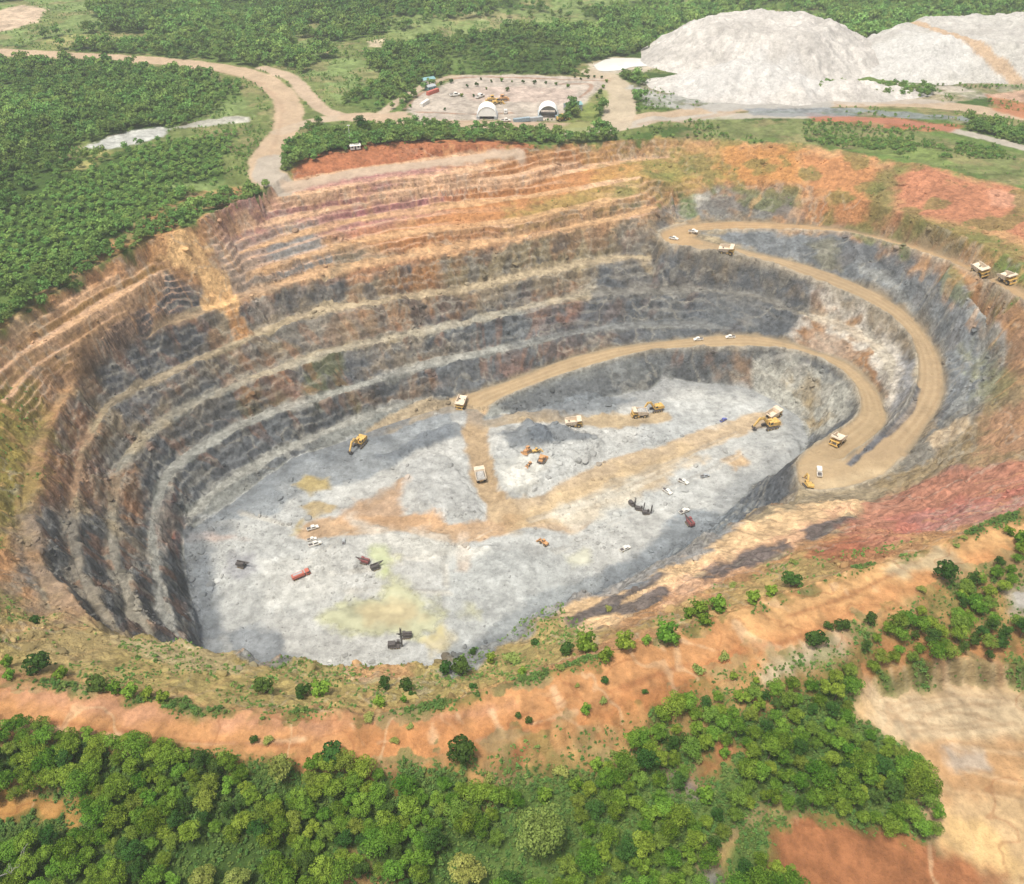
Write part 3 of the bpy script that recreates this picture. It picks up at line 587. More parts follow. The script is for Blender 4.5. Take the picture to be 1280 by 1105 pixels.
road([(700,165),(780,158),(860,148),(1000,145),(1120,152),(1200,165),(1300,190)], 11, (206,196,182))
road([(770,155),(775,130),(770,108),(745,90)], 24, (214,196,170))
road([(480,140),(510,118),(550,100),(580,96),(760,98)], 8, (214,192,166))
paint([(505,136),(520,118),(580,95),(650,93),(750,98),(758,104),(735,128),(700,150),(640,152),(520,150)], (212,198,184), 3, 3, .95, green=0, kind=0)
paint([(560,112),(660,108),(735,112),(700,128),(600,128)], (214,190,176), 4, 6, .6)
for p in ([(520,140),(600,143),(640,141)], [(505,138),(525,118),(580,97),(760,101)], [(700,105),(740,106),(725,122)]):
    paint(p, (176,140,116), 1.2, 1.5, .8, width=3)
paint([(440,180),(470,165),(500,158),(600,160),(560,170),(480,176)], (170,150,110), 4, 5, .3)
paint([(840,165),(900,160),(1000,158),(1010,175),(900,172),(860,178)], (150,140,100), 4, 6, .6)
for q_ in ([(330,110),(352,132),(348,165),(338,195)], [(310,100),(345,118)], [(345,125),(340,160)]): paint(q_, (196,166,138), 1.5, 1.5, .5, width=3)
for q_ in ([(150,78),(260,88),(330,105)], [(0,70),(120,75)], [(800,155),(950,138),(1100,134),(1220,142)], [(540,152),(700,156)]): paint(q_, (190,160,132), 1.5, 1.5, .5, width=4)
paint([(105,184),(140,170),(200,158),(220,160),(190,176),(140,186)], (212,212,206), 3, 4, .95, green=0)
paint([(210,160),(280,146),(312,146),(310,152),(240,160)], (206,202,190), 2, 3, .9, green=0)
paint([(80,215),(120,190),(150,188),(110,210)], (196,184,120), 4, 5, .7)
paint([(735,80),(760,72),(820,72),(822,84),(800,92),(750,92)], (214,200,180), 3, 3, .9, green=0)
paint([(695,165),(722,138),(738,126),(752,112),(760,118),(750,150),(735,165)], (150,160,90), 3, 4, .8, green=.1)
paint([(785,110),(812,132),(900,138),(1035,140),(1045,128),(1040,116),(860,116),(815,98)], (190,188,182), 3, 5, .9, green=0)
paint([(1040,100),(1200,108),(1250,122),(1170,131),(1040,130)], (204,192,178), 3, 5, .9, green=0)
paint([(1010,142),(1120,146),(1200,158),(1190,166),(1080,160),(1010,152)], (192,122,92), 3, 4, .9, green=0)
paint([(930,136),(1050,134),(1220,146),(1240,155),(1100,146),(940,146)], (150,156,160), 2, 3, .8, green=0)
paint([(860,150),(1000,150),(1150,165),(1290,195),(1290,235),(1180,208),(1100,192),(1000,178),(880,170)], (140,148,94), 5, 7, .9, green=.5)
paint([(1040,170),(1120,175),(1220,200),(1180,206),(1080,188)], (134,154,84), 4, 5, .8, green=.45)
paint([(1230,118),(1290,112),(1290,150),(1240,138)], (196,132,96), 3, 4, .9, green=0)
paint([(1170,96),(1230,118),(1290,130),(1290,90)], (206,190,172), 3, 4, .5, green=0)
paint([(0,12),(30,6),(60,12),(45,28),(0,40),(-60,40)], (222,196,170), 3, 4, .95, green=0)
paint([(60,50),(100,42),(160,40),(150,56),(70,60)], (176,176,112), 5, 6, .9, green=.2)
paint([(95,48),(120,44),(118,50),(100,52)], (224,190,150), 2, 3, .9)
paint([(570,18),(600,12),(650,20),(640,28),(580,24)], (226,206,176), 2, 4, .9)
paint([(460,52),(480,48),(478,60),(460,58)], (226,206,176), 2, 3, .9)
paint([(450,30),(600,12),(720,10),(760,30),(700,40),(520,50)], (150,168,104), 7, 9, .75, green=.3)
paint([(880,20),(1000,10),(1290,25),(1290,45),(1050,38)], (140,164,100), 7, 9, .65, green=.35)
paint([(235,240),(300,235),(330,232),(300,250),(250,262),(215,290),(140,330),(60,372),(20,395),(40,370),(130,310),(200,262)], (200,150,104), 3, 6, .8, green=.1)
paint([(20,395),(60,385),(50,405),(15,415)], (210,180,140), 3, 4, .8)
print('paint', round(time.time()-T0, 1))

# grass and creepers getting hold on the weathered upper faces at the right
gv = sstep(.12, .5, fbm(XS, YS, 20, 4, 89))*(KIND == 1)*(Z > 70)*sstep(20, 90, X)*(Y > 400)*.6; A[:] = A*(1-gv[:, None])+C(116, 126, 70)*gv[:, None]; GRN = np.maximum(GRN, gv*.75)
rv = (1-sstep(.02, .12, np.abs(fbm(ang*150, Z*.25, 9, 3, 90))))*(KIND == 1)*(Z > 66)*steep*.4; A[:] = A*(1-rv[:, None])+C(228, 178, 126)*rv[:, None]
dm = sstep(.05, .5, fbm(X, Y, 16, 4, 93))*(KIND == 0)*(GRN > .08)*(GRN < .9)*.6; A[:] = A*(1-dm[:, None])+C(164, 150, 108)*dm[:, None]
dm = sstep(.05, .5, fbm(X, Y, 7, 3, 94))*(KIND == 0)*(GRN > .08)*(GRN < .9)*.45; A[:] = A*(1-dm[:, None])+C(98, 116, 60)*dm[:, None]
# rain rills washed into the bare orange earth
rl = (1-sstep(.015, .07, np.abs(fbm(X, Y*.55, 24, 4, 84))))*(KIND == 0)*(GRN < .25)*(A[:, 0] > 1.7*A[:, 2])*(Y < 420)*.5*sstep(-.2, .5, fbm(X, Y, 50, 2, 85)); A[:] = A*(1-rl[:, None])+C(236, 200, 158)*rl[:, None]
rl2 = (1-sstep(.01, .06, np.abs(fbm(X*.7, Y, 17, 4, 86))))*(KIND == 0)*(GRN < .4)*(A[:, 0] > 1.5*A[:, 2])*(Y < 420)*.4; A[:] = A*(1-rl2[:, None])+C(170, 112, 72)*rl2[:, None]
# stones, weathering and thin seams at the size of a stride
sp = fbm(XS, YS, 3.2, 3, 81); sp2 = fbm(XS, YS, 11, 4, 82); gm = np.where(KIND == 1, np.where(Z > 66, .6, 1.), np.where(KIND == 2, .75, np.where(KIND == 3, .3, 1.0)))
A *= np.clip(1+gm*(.20*sp+.17*sp2), .45, 1.7)[:, None]
tr2 = TREAD2*.7*(KIND == 1)*np.clip(.55+.8*FR1, 0, 1); A[:] = A*(1-tr2[:, None])+C(168, 164, 152)*tr2[:, None]
seam = 1-sstep(.02, .10, np.abs(fbm(XS, YS, 26, 4, 83))); sm = seam*(KIND == 1)*steep*.35; A[:] = A*(1-sm[:, None])+C(196, 190, 174)*sm[:, None]
# ------------------------------------------------------------------ materials
def mat(name, base=(.5, .5, .5), rough=.6, metal=0., noise=0., scale=4., spec=.3, bump=0.):
    m = D.materials.new(name); m.use_nodes = True; nt = m.node_tree; b = nt.nodes['Principled BSDF']
    b.inputs['Roughness'].default_value = rough; b.inputs['Metallic'].default_value = metal; b.inputs['Specular IOR Level'].default_value = spec
    b.inputs['Base Color'].default_value = (*base, 1)
    if noise:
        tc = nt.nodes.new('ShaderNodeTexCoord'); n = nt.nodes.new('ShaderNodeTexNoise'); n.inputs['Scale'].default_value = scale; n.inputs['Detail'].default_value = 5
        r = nt.nodes.new('ShaderNodeValToRGB'); r.color_ramp.elements[0].position = .3; r.color_ramp.elements[1].position = .7
        lo = [c*(1-noise) for c in base]; hi = [min(1, c*(1+noise)) for c in base]
        r.color_ramp.elements[0].color = (*lo, 1); r.color_ramp.elements[1].color = (*hi, 1)
        nt.links.new(tc.outputs['Object'], n.inputs['Vector']); nt.links.new(n.outputs['Fac'], r.inputs[0]); nt.links.new(r.outputs[0], b.inputs['Base Color'])
        if bump:
            bp = nt.nodes.new('ShaderNodeBump'); bp.inputs['Strength'].default_value = bump; bp.inputs['Distance'].default_value = .2
            nt.links.new(n.outputs['Fac'], bp.inputs['Height']); nt.links.new(bp.outputs[0], b.inputs['Normal'])
    return m
def ground_mat(name, streak=.0, grain=.12, wetness=False, blocky=.0):
    """base colour by place, broken up by rock grain, upright streaks on faces and fine bumps"""
    m = D.materials.new(name); m.use_nodes = True; nt = m.node_tree; L = nt.links.new; b = nt.nodes['Principled BSDF']
    b.inputs['Roughness'].default_value = .95; b.inputs['Specular IOR Level'].default_value = .15
    at_ = nt.nodes.new('ShaderNodeAttribute'); at_.attribute_name = 'soil'
    g = nt.nodes.new('ShaderNodeNewGeometry')
    def nz(scale, det, vec=None, rgh=.6):
        n = nt.nodes.new('ShaderNodeTexNoise'); n.inputs['Scale'].default_value = scale; n.inputs['Detail'].default_value = det; n.inputs['Roughness'].default_value = rgh
        L(vec or g.outputs['Position'], n.inputs['Vector']); return n.outputs['Fac']
    def math_(op, a, b_, clamp=False):
        x = nt.nodes.new('ShaderNodeMath'); x.operation = op; x.use_clamp = clamp
        for i, v in enumerate((a, b_)):
            if isinstance(v, (int, float)): x.inputs[i].default_value = v
            else: L(v, x.inputs[i])
        return x.outputs[0]
    mp = nt.nodes.new('ShaderNodeMapping'); mp.inputs['Scale'].default_value = (1, 1, .5); L(g.outputs['Position'], mp.inputs['Vector'])
    fine, coarse = nz(.75, 8, None, .72), nz(.16, 5)
    vo = nt.nodes.new('ShaderNodeTexVoronoi'); vo.inputs['Scale'].default_value = .55; vo.inputs['Randomness'].default_value = 1; L(g.outputs['Position'], vo.inputs['Vector'])
    blocks = vo.outputs['Color']; sb = nt.nodes.new('ShaderNodeSeparateColor'); L(blocks, sb.inputs[0])
    v = math_('ADD', math_('MULTIPLY', math_('SUBTRACT', fine, .5), grain*4), math_('MULTIPLY', math_('SUBTRACT', coarse, .5), grain*3))
    v = math_('ADD', v, math_('MULTIPLY', math_('SUBTRACT', sb.outputs[0], .5), blocky))
    if streak:
        s = nz(.42, 5, mp.outputs[0], .65); sep = nt.nodes.new('ShaderNodeSeparateXYZ'); L(g.outputs['Normal'], sep.inputs[0])
        face = math_('SUBTRACT', 1.0, sep.outputs['Z']); face = math_('MULTIPLY', face, 2.2, True)
        v = math_('ADD', v, math_('MULTIPLY', math_('MULTIPLY', math_('SUBTRACT', s, .5), streak*4), face))
    v = math_('ADD', v, 1.0)
    mx = nt.nodes.new('ShaderNodeVectorMath'); mx.operation = 'SCALE'; L(at_.outputs['Color'], mx.inputs[0]); L(v, mx.inputs['Scale'])
    L(mx.outputs[0], b.inputs['Base Color'])
    bp = nt.nodes.new('ShaderNodeBump'); bp.inputs['Strength'].default_value = .8; bp.inputs['Distance'].default_value = 1.0
    L(math_('ADD', fine, math_('MULTIPLY', coarse, 2.0)), bp.inputs['Height']); L(bp.outputs[0], b.inputs['Normal'])
    if wetness:
        b.inputs['Roughness'].default_value = .18; b.inputs['Specular IOR Level'].default_value = .5; bp.inputs['Strength'].default_value = .05
    return m
GM = [ground_mat('soil_and_grass', .1, .2, blocky=.1), ground_mat('pit_rock', .3, .26, blocky=.42), ground_mat('floor_rubble', .1, .2, blocky=.22), ground_mat('haul_dirt', .05, .09), ground_mat('muddy_water', 0, .05, True)]
KIND[(WET > .62)] = 4

# ------------------------------------------------------------------ cut the sheet along the borders of its kinds and link it
idx = np.arange(N).reshape(nr, nc)
quads = np.stack([idx[:-1, :-1].ravel(), idx[:-1, 1:].ravel(), idx[1:, 1:].ravel(), idx[1:, :-1].ravel()], 1)
fk = KIND[quads[:, 0]]
def sheet(name, kind, m, label):
    q = quads[fk == kind]; used, inv = np.unique(q.ravel(), return_inverse=True)
    me = D.meshes.new(name); me.vertices.add(len(used)); me.vertices.foreach_set('co', np.stack([X[used], Y[used], Z[used]], 1).astype(np.float32).ravel())
    me.loops.add(len(inv)); me.loops.foreach_set('vertex_index', inv.astype(np.int32))
    me.polygons.add(len(q)); me.polygons.foreach_set('loop_start', np.arange(0, len(inv), 4, dtype=np.int32)); me.polygons.foreach_set('loop_total', np.full(len(q), 4, np.int32))
    me.polygons.foreach_set('use_smooth', np.ones(len(q), bool)); me.update(calc_edges=True)
    c = me.color_attributes.new('soil', 'FLOAT_COLOR', 'POINT'); rgba = np.ones((len(used), 4), np.float32); rgba[:, :3] = np.clip(A[used], .005, .85); c.data.foreach_set('color', rgba.ravel())
    o = D.objects.new(name, me); COL.objects.link(o); me.materials.append(m)
    o['kind'] = 'structure'; o['label'] = label; return o
sheet('ground', 0, GM[0], 'orange earth berm, scrub and cleared soil around the pit')
sheet('pit_wall', 1, GM[1], 'stepped rock benches of the open pit')
sheet('pit_floor', 2, GM[2], 'pale grey crushed rock on the pit floor')
sheet('haul_road', 3, GM[3], 'tan dirt haul roads winding into the pit and across the plain')
sheet('water', 4, GM[4], 'shallow yellow green muddy water on the pit floor')
print('sheets', N, round(time.time()-T0, 1))

# ------------------------------------------------------------------ trees: leaf clumps on a lumpy crown, a tapered trunk with limbs
def leaf_mat(name, dark, light, tinted=False, transl=.18):
    m = D.materials.new(name); m.use_nodes = True; nt = m.node_tree; nt.nodes.clear(); L = nt.links.new
    out = nt.nodes.new('ShaderNodeOutputMaterial'); df = nt.nodes.new('ShaderNodeBsdfDiffuse'); tr = nt.nodes.new('ShaderNodeBsdfTranslucent'); mx = nt.nodes.new('ShaderNodeMixShader'); mx.inputs[0].default_value = transl
    g = nt.nodes.new('ShaderNodeNewGeometry'); oi = nt.nodes.new('ShaderNodeObjectInfo'); at_ = nt.nodes.new('ShaderNodeAttribute'); at_.attribute_name = 'clump'
    r = nt.nodes.new('ShaderNodeValToRGB'); r.color_ramp.elements[0].color = (*dark, 1); r.color_ramp.elements[1].color = (*light, 1)
    r.color_ramp.elements[0].position = .1; r.color_ramp.elements[1].position = .95
    a = nt.nodes.new('ShaderNodeMath'); a.operation = 'MULTIPLY_ADD'; a.inputs[1].default_value = .55; L(at_.outputs['Fac'], a.inputs[0])
    b = nt.nodes.new('ShaderNodeMath'); b.operation = 'MULTIPLY'; b.inputs[1].default_value = .45; L(oi.outputs['Random'], b.inputs[0]); L(b.outputs[0], a.inputs[2])
    L(a.outputs[0], r.inputs[0]); col = r.outputs[0]
    hs = nt.nodes.new('ShaderNodeHueSaturation'); L(col, hs.inputs['Color'])
    h = nt.nodes.new('ShaderNodeMapRange'); h.inputs['From Min'].default_value = 0; h.inputs['From Max'].default_value = 1; h.inputs['To Min'].default_value = .475; h.inputs['To Max'].default_value = .525
    w = nt.nodes.new('ShaderNodeMath'); w.operation = 'FRACT'; w2 = nt.nodes.new('ShaderNodeMath'); w2.operation = 'MULTIPLY'; w2.inputs[1].default_value = 7.31
    L(oi.outputs['Random'], w2.inputs[0]); L(w2.outputs[0], w.inputs[0]); L(w.outputs[0], h.inputs['Value']); L(h.outputs[0], hs.inputs['Hue'])
    if tinted:
        ti = nt.nodes.new('ShaderNodeAttribute'); ti.attribute_type = 'INSTANCER'; ti.attribute_name = 'tint'
        v = nt.nodes.new('ShaderNodeMapRange'); v.inputs['To Min'].default_value = .75; v.inputs['To Max'].default_value = 1.5; L(ti.outputs['Fac'], v.inputs['Value']); L(v.outputs[0], hs.inputs['Value'])
    L(hs.outputs[0], df.inputs['Color']); L(hs.outputs[0], tr.inputs['Color']); L(df.outputs[0], mx.inputs[1]); L(tr.outputs[0], mx.inputs[2]); L(mx.outputs[0], out.inputs[0])
    return m
BARK = mat('bark', (.16, .12, .085), .9, noise=.35, scale=3, bump=.4)
def quad_mesh(name, V, F, m, fac=None):
    me = D.meshes.new(name); V = np.asarray(V, np.float32); F = np.asarray(F, np.int32)
    me.vertices.add(len(V)); me.vertices.foreach_set('co', V.ravel()); me.loops.add(F.size); me.loops.foreach_set('vertex_index', F.ravel())
    me.polygons.add(len(F)); me.polygons.foreach_set('loop_start', np.arange(0, F.size, F.shape[1], dtype=np.int32)); me.polygons.foreach_set('loop_total', np.full(len(F), F.shape[1], np.int32)); me.update(calc_edges=True)
    if fac is not None:
        a = me.attributes.new('clump', 'FLOAT', 'POINT'); a.data.foreach_set('value', np.asarray(fac, np.float32))
    me.materials.append(m); return me
def crown_mesh(name, m, seed, rad=4.0, bottom=2.2, top=9.0, nb=20, per=135, leaf=.47, flat=.75):
    """nb leaf clumps spread over a lumpy crown; every clump is a shell of small leaf sprays facing outward"""
    r = np.random.default_rng(seed); cz = (bottom+top)/2; hz = (top-bottom)/2; V, F, fac = [], [], []
    cs = []
    for i in range(nb):
        for _ in range(30):
            d = r.normal(size=3); d /= np.linalg.norm(d); d[2] = d[2]*.9+.12
            rr = r.uniform(.55, .95) if i > nb*.25 else r.uniform(0, .4)
            c = np.array([d[0]*rad*rr*.78, d[1]*rad*rr*.78, cz+d[2]*hz*rr*.8])
            if all(np.linalg.norm(c-o) > rad*.28 for o in cs): break
        cs.append(c)
        br = rad*r.uniform(.26, .42); tone = r.uniform(.15, .85); n = int(per*(br/(rad*.34))**2)
        u = r.normal(size=(n, 3)); u /= np.linalg.norm(u, axis=1)[:, None]; u[:, 2] = np.where(u[:, 2] < -.35, -u[:, 2], u[:, 2])
        p = c+u*br*np.array([1, 1, flat])*(r.uniform(.78, 1.08, n)[:, None])
        nn = u+r.normal(scale=.45, size=(n, 3)); nn /= np.linalg.norm(nn, axis=1)[:, None]
        t = np.cross(nn, r.normal(size=(n, 3))); t /= np.linalg.norm(t, axis=1)[:, None]+1e-9; b = np.cross(nn, t)
        s = leaf*r.uniform(.6, 1.25, n)[:, None]
        q = np.stack([p-t*s*.5, p+b*s*.36+nn*s*.08, p+t*s*.5, p-b*s*.36-nn*s*.08], 1)
        base = sum(len(v) for v in V); V.append(q.reshape(-1, 3)); F.append(np.arange(n*4).reshape(-1, 4)+base)
        fac.append(np.repeat(np.clip(tone+r.normal(scale=.16, size=n), 0, 1), 4))
    return quad_mesh(name, np.vstack(V), np.vstack(F), m, np.concatenate(fac)), cs
def tube_geo(V, F, pts, rads, n=6):
    pts = [Vector(p) for p in pts]; base = len(V)
    for i, (p, r_) in enumerate(zip(pts, rads)):
        d = (pts[min(i+1, len(pts)-1)]-pts[max(i-1, 0)]).normalized(); a = d.orthogonal().normalized(); b = d.cross(a)
        for k in range(n): V.append(p+(a*math.cos(k*2*math.pi/n)+b*math.sin(k*2*math.pi/n))*r_)
    for i in range(len(pts)-1):
        for k in range(n): F.append((base+i*n+k, base+i*n+(k+1) % n, base+(i+1)*n+(k+1) % n, base+(i+1)*n+k))
def trunk_mesh(name, cs, seed, r0=.22, bottom=2.2):
    r = random.Random(seed); V, F = [], []
    fork = Vector((r.uniform(-.3, .3), r.uniform(-.3, .3), bottom*.9+.6))
    tube_geo(V, F, [(0, 0, -.6), (0, 0, .15), fork*.5, fork], [r0*1.5, r0*1.15, r0, r0*.85])
    for c in cs[::3]:
        c = Vector(c); tube_geo(V, F, [fork, fork.lerp(c, .5)+Vector((r.uniform(-.3, .3), r.uniform(-.3, .3), .2)), c], [r0*.6, r0*.4, r0*.15], 5)
    return quad_mesh(name, V, F, BARK)
LF_NEAR = leaf_mat('leaf_green', (.046, .112, .010), (.240, .360, .050))
LF_OLIVE = leaf_mat('leaf_olive', (.150, .195, .040), (.330, .370, .105))
LF_DARK = leaf_mat('leaf_dark', (.028, .070, .014), (.080, .150, .032))
LF_FAR = leaf_mat('leaf_far', (.098, .180, .046), (.215, .340, .090), True)
def tree_kind(m, seed, **k):
    c, cs = crown_mesh('crown', m, seed, **k); return c, trunk_mesh('trunk', cs, seed, bottom=k.get('bottom', 2.2))
LF_LITE = leaf_mat('leaf_light', (.075, .135, .018), (.230, .310, .055))
TK = [tree_kind(LF_NEAR, 11), tree_kind(LF_NEAR, 12, rad=4.4, top=8.6, nb=24), tree_kind(LF_NEAR, 13, rad=3.4, top=9.6, bottom=2.6, nb=18), tree_kind(LF_NEAR, 14, rad=4.8, top=9.2, nb=26, per=125),
      tree_kind(LF_NEAR, 15, rad=3.7, top=7.8, nb=17), tree_kind(LF_DARK, 16, rad=4.0, top=9.0), tree_kind(LF_NEAR, 17, rad=3.0, top=7.2, bottom=1.8, nb=14), tree_kind(LF_LITE, 18, rad=3.8, top=8.4, nb=19), tree_kind(LF_DARK, 19, rad=3.4, top=9.8, bottom=2.6, nb=17)]
OLV = [tree_kind(LF_OLIVE, 31, rad=5.0, top=11, nb=30), tree_kind(LF_OLIVE, 32, rad=3.6, top=8.6, nb=18)]
BU = [tree_kind(LF_NEAR, 51, rad=1.9, bottom=.1, top=3.0, nb=13, per=60, leaf=.45), tree_kind(LF_DARK, 52, rad=2.1, bottom=.1, top=3.6, nb=15, per=70, leaf=.45), tree_kind(LF_OLIVE, 53, rad=1.8, bottom=0, top=2.2, nb=12, per=45, leaf=.42)]
def tag(o, label, cat, group=None):
    o['label'] = label; o['category'] = cat
    if group: o['group'] = group
def plant(name, kind, x, y, s, label, cat, group=None, z=None, sink=.1):
    c, t = kind; e = D.objects.new(name, None); COL.objects.link(e); e.empty_display_size = .3
    e.location = (x, y, (gz(x, y) if z is None else z)-sink); e.rotation_euler = (0, 0, random.uniform(0, 6.28)); e.scale = (s*random.uniform(.92, 1.08), s*random.uniform(.92, 1.08), s*random.uniform(.88, 1.12))
    for nm, me in (('crown', c), ('trunk', t)):
        o = D.objects.new(nm, me); COL.objects.link(o); o.parent = e
    tag(e, label, cat, group); return e
# exact height of the finished sheet
def gz(x, y):
    j = min(max(int(np.searchsorted(rows, y))-1, 0), nr-2); v = (y-rows[j])/(rows[j+1]-rows[j]); o = []
    for jj in (j, j+1):
        xs = GXX[jj]; i = min(max(int(np.searchsorted(xs, x))-1, 0), nc-2); u = (x-xs[i])/(xs[i+1]-xs[i]); zr = Z[jj*nc:(jj+1)*nc]; o.append(zr[i]*(1-u)+zr[i+1]*u)
    return float(o[0]*(1-v)+o[1]*v)
def gidx(x, y):
    j = min(max(int(np.searchsorted(rows, y)), 0), nr-1); xs = GXX[j]; i = min(max(int(np.searchsorted(xs, x)), 0), nc-1); return j*nc+i
def px_of(x, y, z):
    dz = z-CAMZ; f = y*CP-dz*SP; u = y*SP+dz*CP
    return W0/2+x/f*F0, H0/2-u/f*F0
def polys(*ps): return [np.array(p, float) for p in ps]
NEAR_IN = polys([(-90,880),(0,893),(60,905),(150,922),(200,925),(300,950),(400,945),(480,965),(520,985),(570,965),(610,985),(680,1005),(750,965),(800,915),(830,882),(900,872),(940,868),(1000,856),(1060,838),(1075,868),(1062,905),(1115,925),(1150,955),(1168,1000),(1172,1040),(1110,1040),(1060,1012),(985,1004),(960,1010),(925,1010),(890,1060),(870,1130),(500,1150),(-90,1150)],
                [(1085,838),(1075,805),(1110,785),(1150,765),(1185,800),(1200,818),(1150,830)], [(1190,815),(1190,770),(1200,735),(1225,715),(1240,740),(1232,765),(1262,800),(1235,820)], [(1215,728),(1250,702),(1272,716),(1258,740),(1225,745)], [(1255,690),(1285,672),(1300,700),(1275,704)],
                [(905,1105),(925,1080),(960,1062),(985,1085),(1000,1130),(900,1130)], [(1262,780),(1285,775),(1295,800),(1270,808)])
NEAR_OUT = polys([(-20,1003),(35,985),(85,972),(112,995),(90,1030),(40,1022),(-20,1036)], [(860,955),(890,918),(928,928),(932,962),(900,985),(850,990)], [(480,955),(505,950),(508,1000),(488,1005)], [(655,960),(700,945),(745,945),(700,985),(650,985)], [(835,975),(880,985),(878,1000),(838,998)],
                 [(880,1095),(905,1045),(940,1010),(975,990),(985,1003),(955,1030),(925,1065),(908,1110)], [(430,1090),(490,1085),(500,1120),(430,1120)], [(770,1010),(800,1005),(805,1030),(775,1035)], [(1000,930),(1020,925),(1025,945),(1003,945)])
def inp(p, ps): return any(in_poly(p, q) for q in ps)
near_pts = []
for tries in range(60000):
    px, py = random.uniform(-80, 1300), random.uniform(670, 1148)
    if not inp((px, py), NEAR_IN) or any(inp((px, py-k_), NEAR_OUT) for k_ in (0, 11, 22)): continue
    x, y = hit(px, py+10) if py > 900 else hit(px, py+4)
    if any((x-a)**2+(y-b)**2 < 3.5**2 for a, b, *_ in near_pts): continue
    near_pts.append((x, y, px, py))
    if len(near_pts) >= 720: break
print('near trees', len(near_pts), tries, round(time.time()-T0, 1))
def near_label(px, py, k):
    if px > 1180: return 'green bushy tree in the clump at the right edge above the sandy pit'
    if py < 840: return 'green tree in the thicket above the sandy borrow pit'
    if px > 930 and py < 1060: return 'green tree in the dense grove beside the sandy borrow pit'
    if py > 1050 and px > 880: return 'green tree beside the gully and red earth pad'
    if py < 960: return 'green tree along the edge of the forest below the orange berm'
    if px < 330: return 'green forest tree around the sandy clearing at lower left'
    if px < 640: return 'green forest tree in the dense wood at bottom middle'
    return 'green forest tree in the wood right of the big olive tree'
specials = [(674,1050,0,1.45,'large pale olive green tree, the tallest crown in the near forest'), (585,1095,1,1.4,'pale olive tree at the bottom edge left of the large olive tree'), (262,1096,1,1.1,'pale yellowish tree at the bottom edge of the near forest'), (303,1097,1,1.0,'smaller yellow green tree beside the pale tree at the bottom edge'), (352,962,1,1.1,'yellow green tree at the forest edge under the orange berm')]
near_pts = [p for p in near_pts if not any((p[2]-s[0])**2+(p[3]-s[1]+8)**2 < (30*s[3]+6)**2 for s in specials)]
near_pts = [(*p, random.uniform(.52, .95)*(.9 if p[3] < 930 else 1.04)) for p in near_pts]
near_pts.sort(key=lambda p: -p[4]*(1+max(0, p[3]-900)/900)); near_rest = near_pts[285:]; near_pts = near_pts[:285]
for x, y, px, py, s in near_pts:
    k = random.choices(range(9), (3, 3, 2, 2, 2, 1.6, 2, 1.3, 1.3))[0]
    plant('forest_tree', TK[k], x, y, s, near_label(px, py, k), 'tree', 'trees of the near forest')
for px, py, k, s, lab in specials:
    x, y = hit(px, py+14); plant('olive_tree', OLV[k], x, y, s, lab, 'tree')
# shrubs standing alone: px, py of the foot, radius in pixels, kind, label
SH = [(50,838,13,1,'round dark shrub on the grassy slope at far left'), (12,832,8,0,None), (14,847,8,0,None), (78,845,9,0,None), (124,860,12,1,None), (145,866,10,0,None), (165,868,10,0,None), (185,872,9,0,None), (205,876,9,0,None), (45,778,6,1,None),
      (332,865,12,1,'grey green rounded shrub on the slope under the drill rigs'), (382,868,9,1,None), (402,869,14,0,None), (375,874,5,1,None), (318,927,5,1,'small dark shrub on the orange berm above the forest'), (336,929,7,2,None), (418,950,14,1,'dark shrub at the forest edge left of the bare gully'),
      (578,946,18,1,'big round dark bush on the lower edge of the orange berm'), (756,853,5,1,None), (648,896,4,1,None), (661,903,5,1,None), (732,891,8,0,None), (753,878,6,2,None), (806,867,4,1,None), (721,858,4,2,None), (512,909,5,2,None), (493,929,6,2,None), (463,900,8,2,None),
      (475,882,9,0,None), (509,864,9,1,None), (481,863,8,1,None), (516,870,5,1,None), (505,877,5,0,None), (592,863,5,1,None), (558,842,9,1,None), (577,842,12,1,None), (613,828,8,0,None), (639,829,12,2,None), (653,843,7,0,None), (669,803,5,1,None), (709,815,9,1,None),
      (732,811,16,0,'wide green bush on the inner slope near the drill rig'), (757,826,11,0,None), (780,810,15,0,None), (808,804,8,0,None), (832,800,16,0,None), (842,804,9,0,None), (592,816,5,1,None), (989,732,11,1,'lone round dark green tree on the brown slope above the berm'), (991,706,5,2,None),
      (916,736,6,2,None), (939,754,11,0,None), (962,745,10,0,None), (1178,725,13,1,'round dark tree alone on the berm at the right'), (1019,806,12,1,'dark rounded shrub on the bare earth below the berm'), (1035,786,6,1,None), (1050,786,8,1,None), (1086,778,7,1,None), (873,769,12,0,None),
      (896,765,12,0,None), (880,779,10,0,None), (860,772,9,0,None), (903,824,8,2,'yellow green shrub on the orange berm'), (873,840,9,2,None), (945,852,5,0,None), (1260,668,7,0,None), (1273,678,9,0,None), (1204,674,4,2,None), (1195,683,4,2,None), (916,848,6,0,None), (760,760,6,2,None), (700,835,7,2,None),
      (680,1000,11,0,None), (700,970,10,2,None), (720,985,10,0,None), (745,960,9,0,None), (770,945,8,2,None), (800,935,9,0,None), (640,1005,10,0,None), (610,975,8,2,None), (868,950,9,2,None), (905,945,8,0,None), (880,1000,12,0,None), (1205,745,9,0,None), (1215,760,10,0,None), (1150,740,6,2,None)]
def shrub_label(px, py, kind):
    g = {0: 'green', 1: 'dark green', 2: 'pale yellowish'}[kind]
    if py > 930: return g+' shrub on bare earth between the near trees'
    if px < 230: return g+' shrub in the row along the left inner slope'
    if px < 560: return g+' shrub on the grassy ledge above the orange berm'
    if py < 850 and px < 860: return g+' shrub on the inner slope below the drill rig'
    if px > 1100: return g+' shrub at the right end of the berm'
    if px > 840: return g+' shrub on the slope beside the upper berm'
    return g+' little shrub dotted on the orange berm'
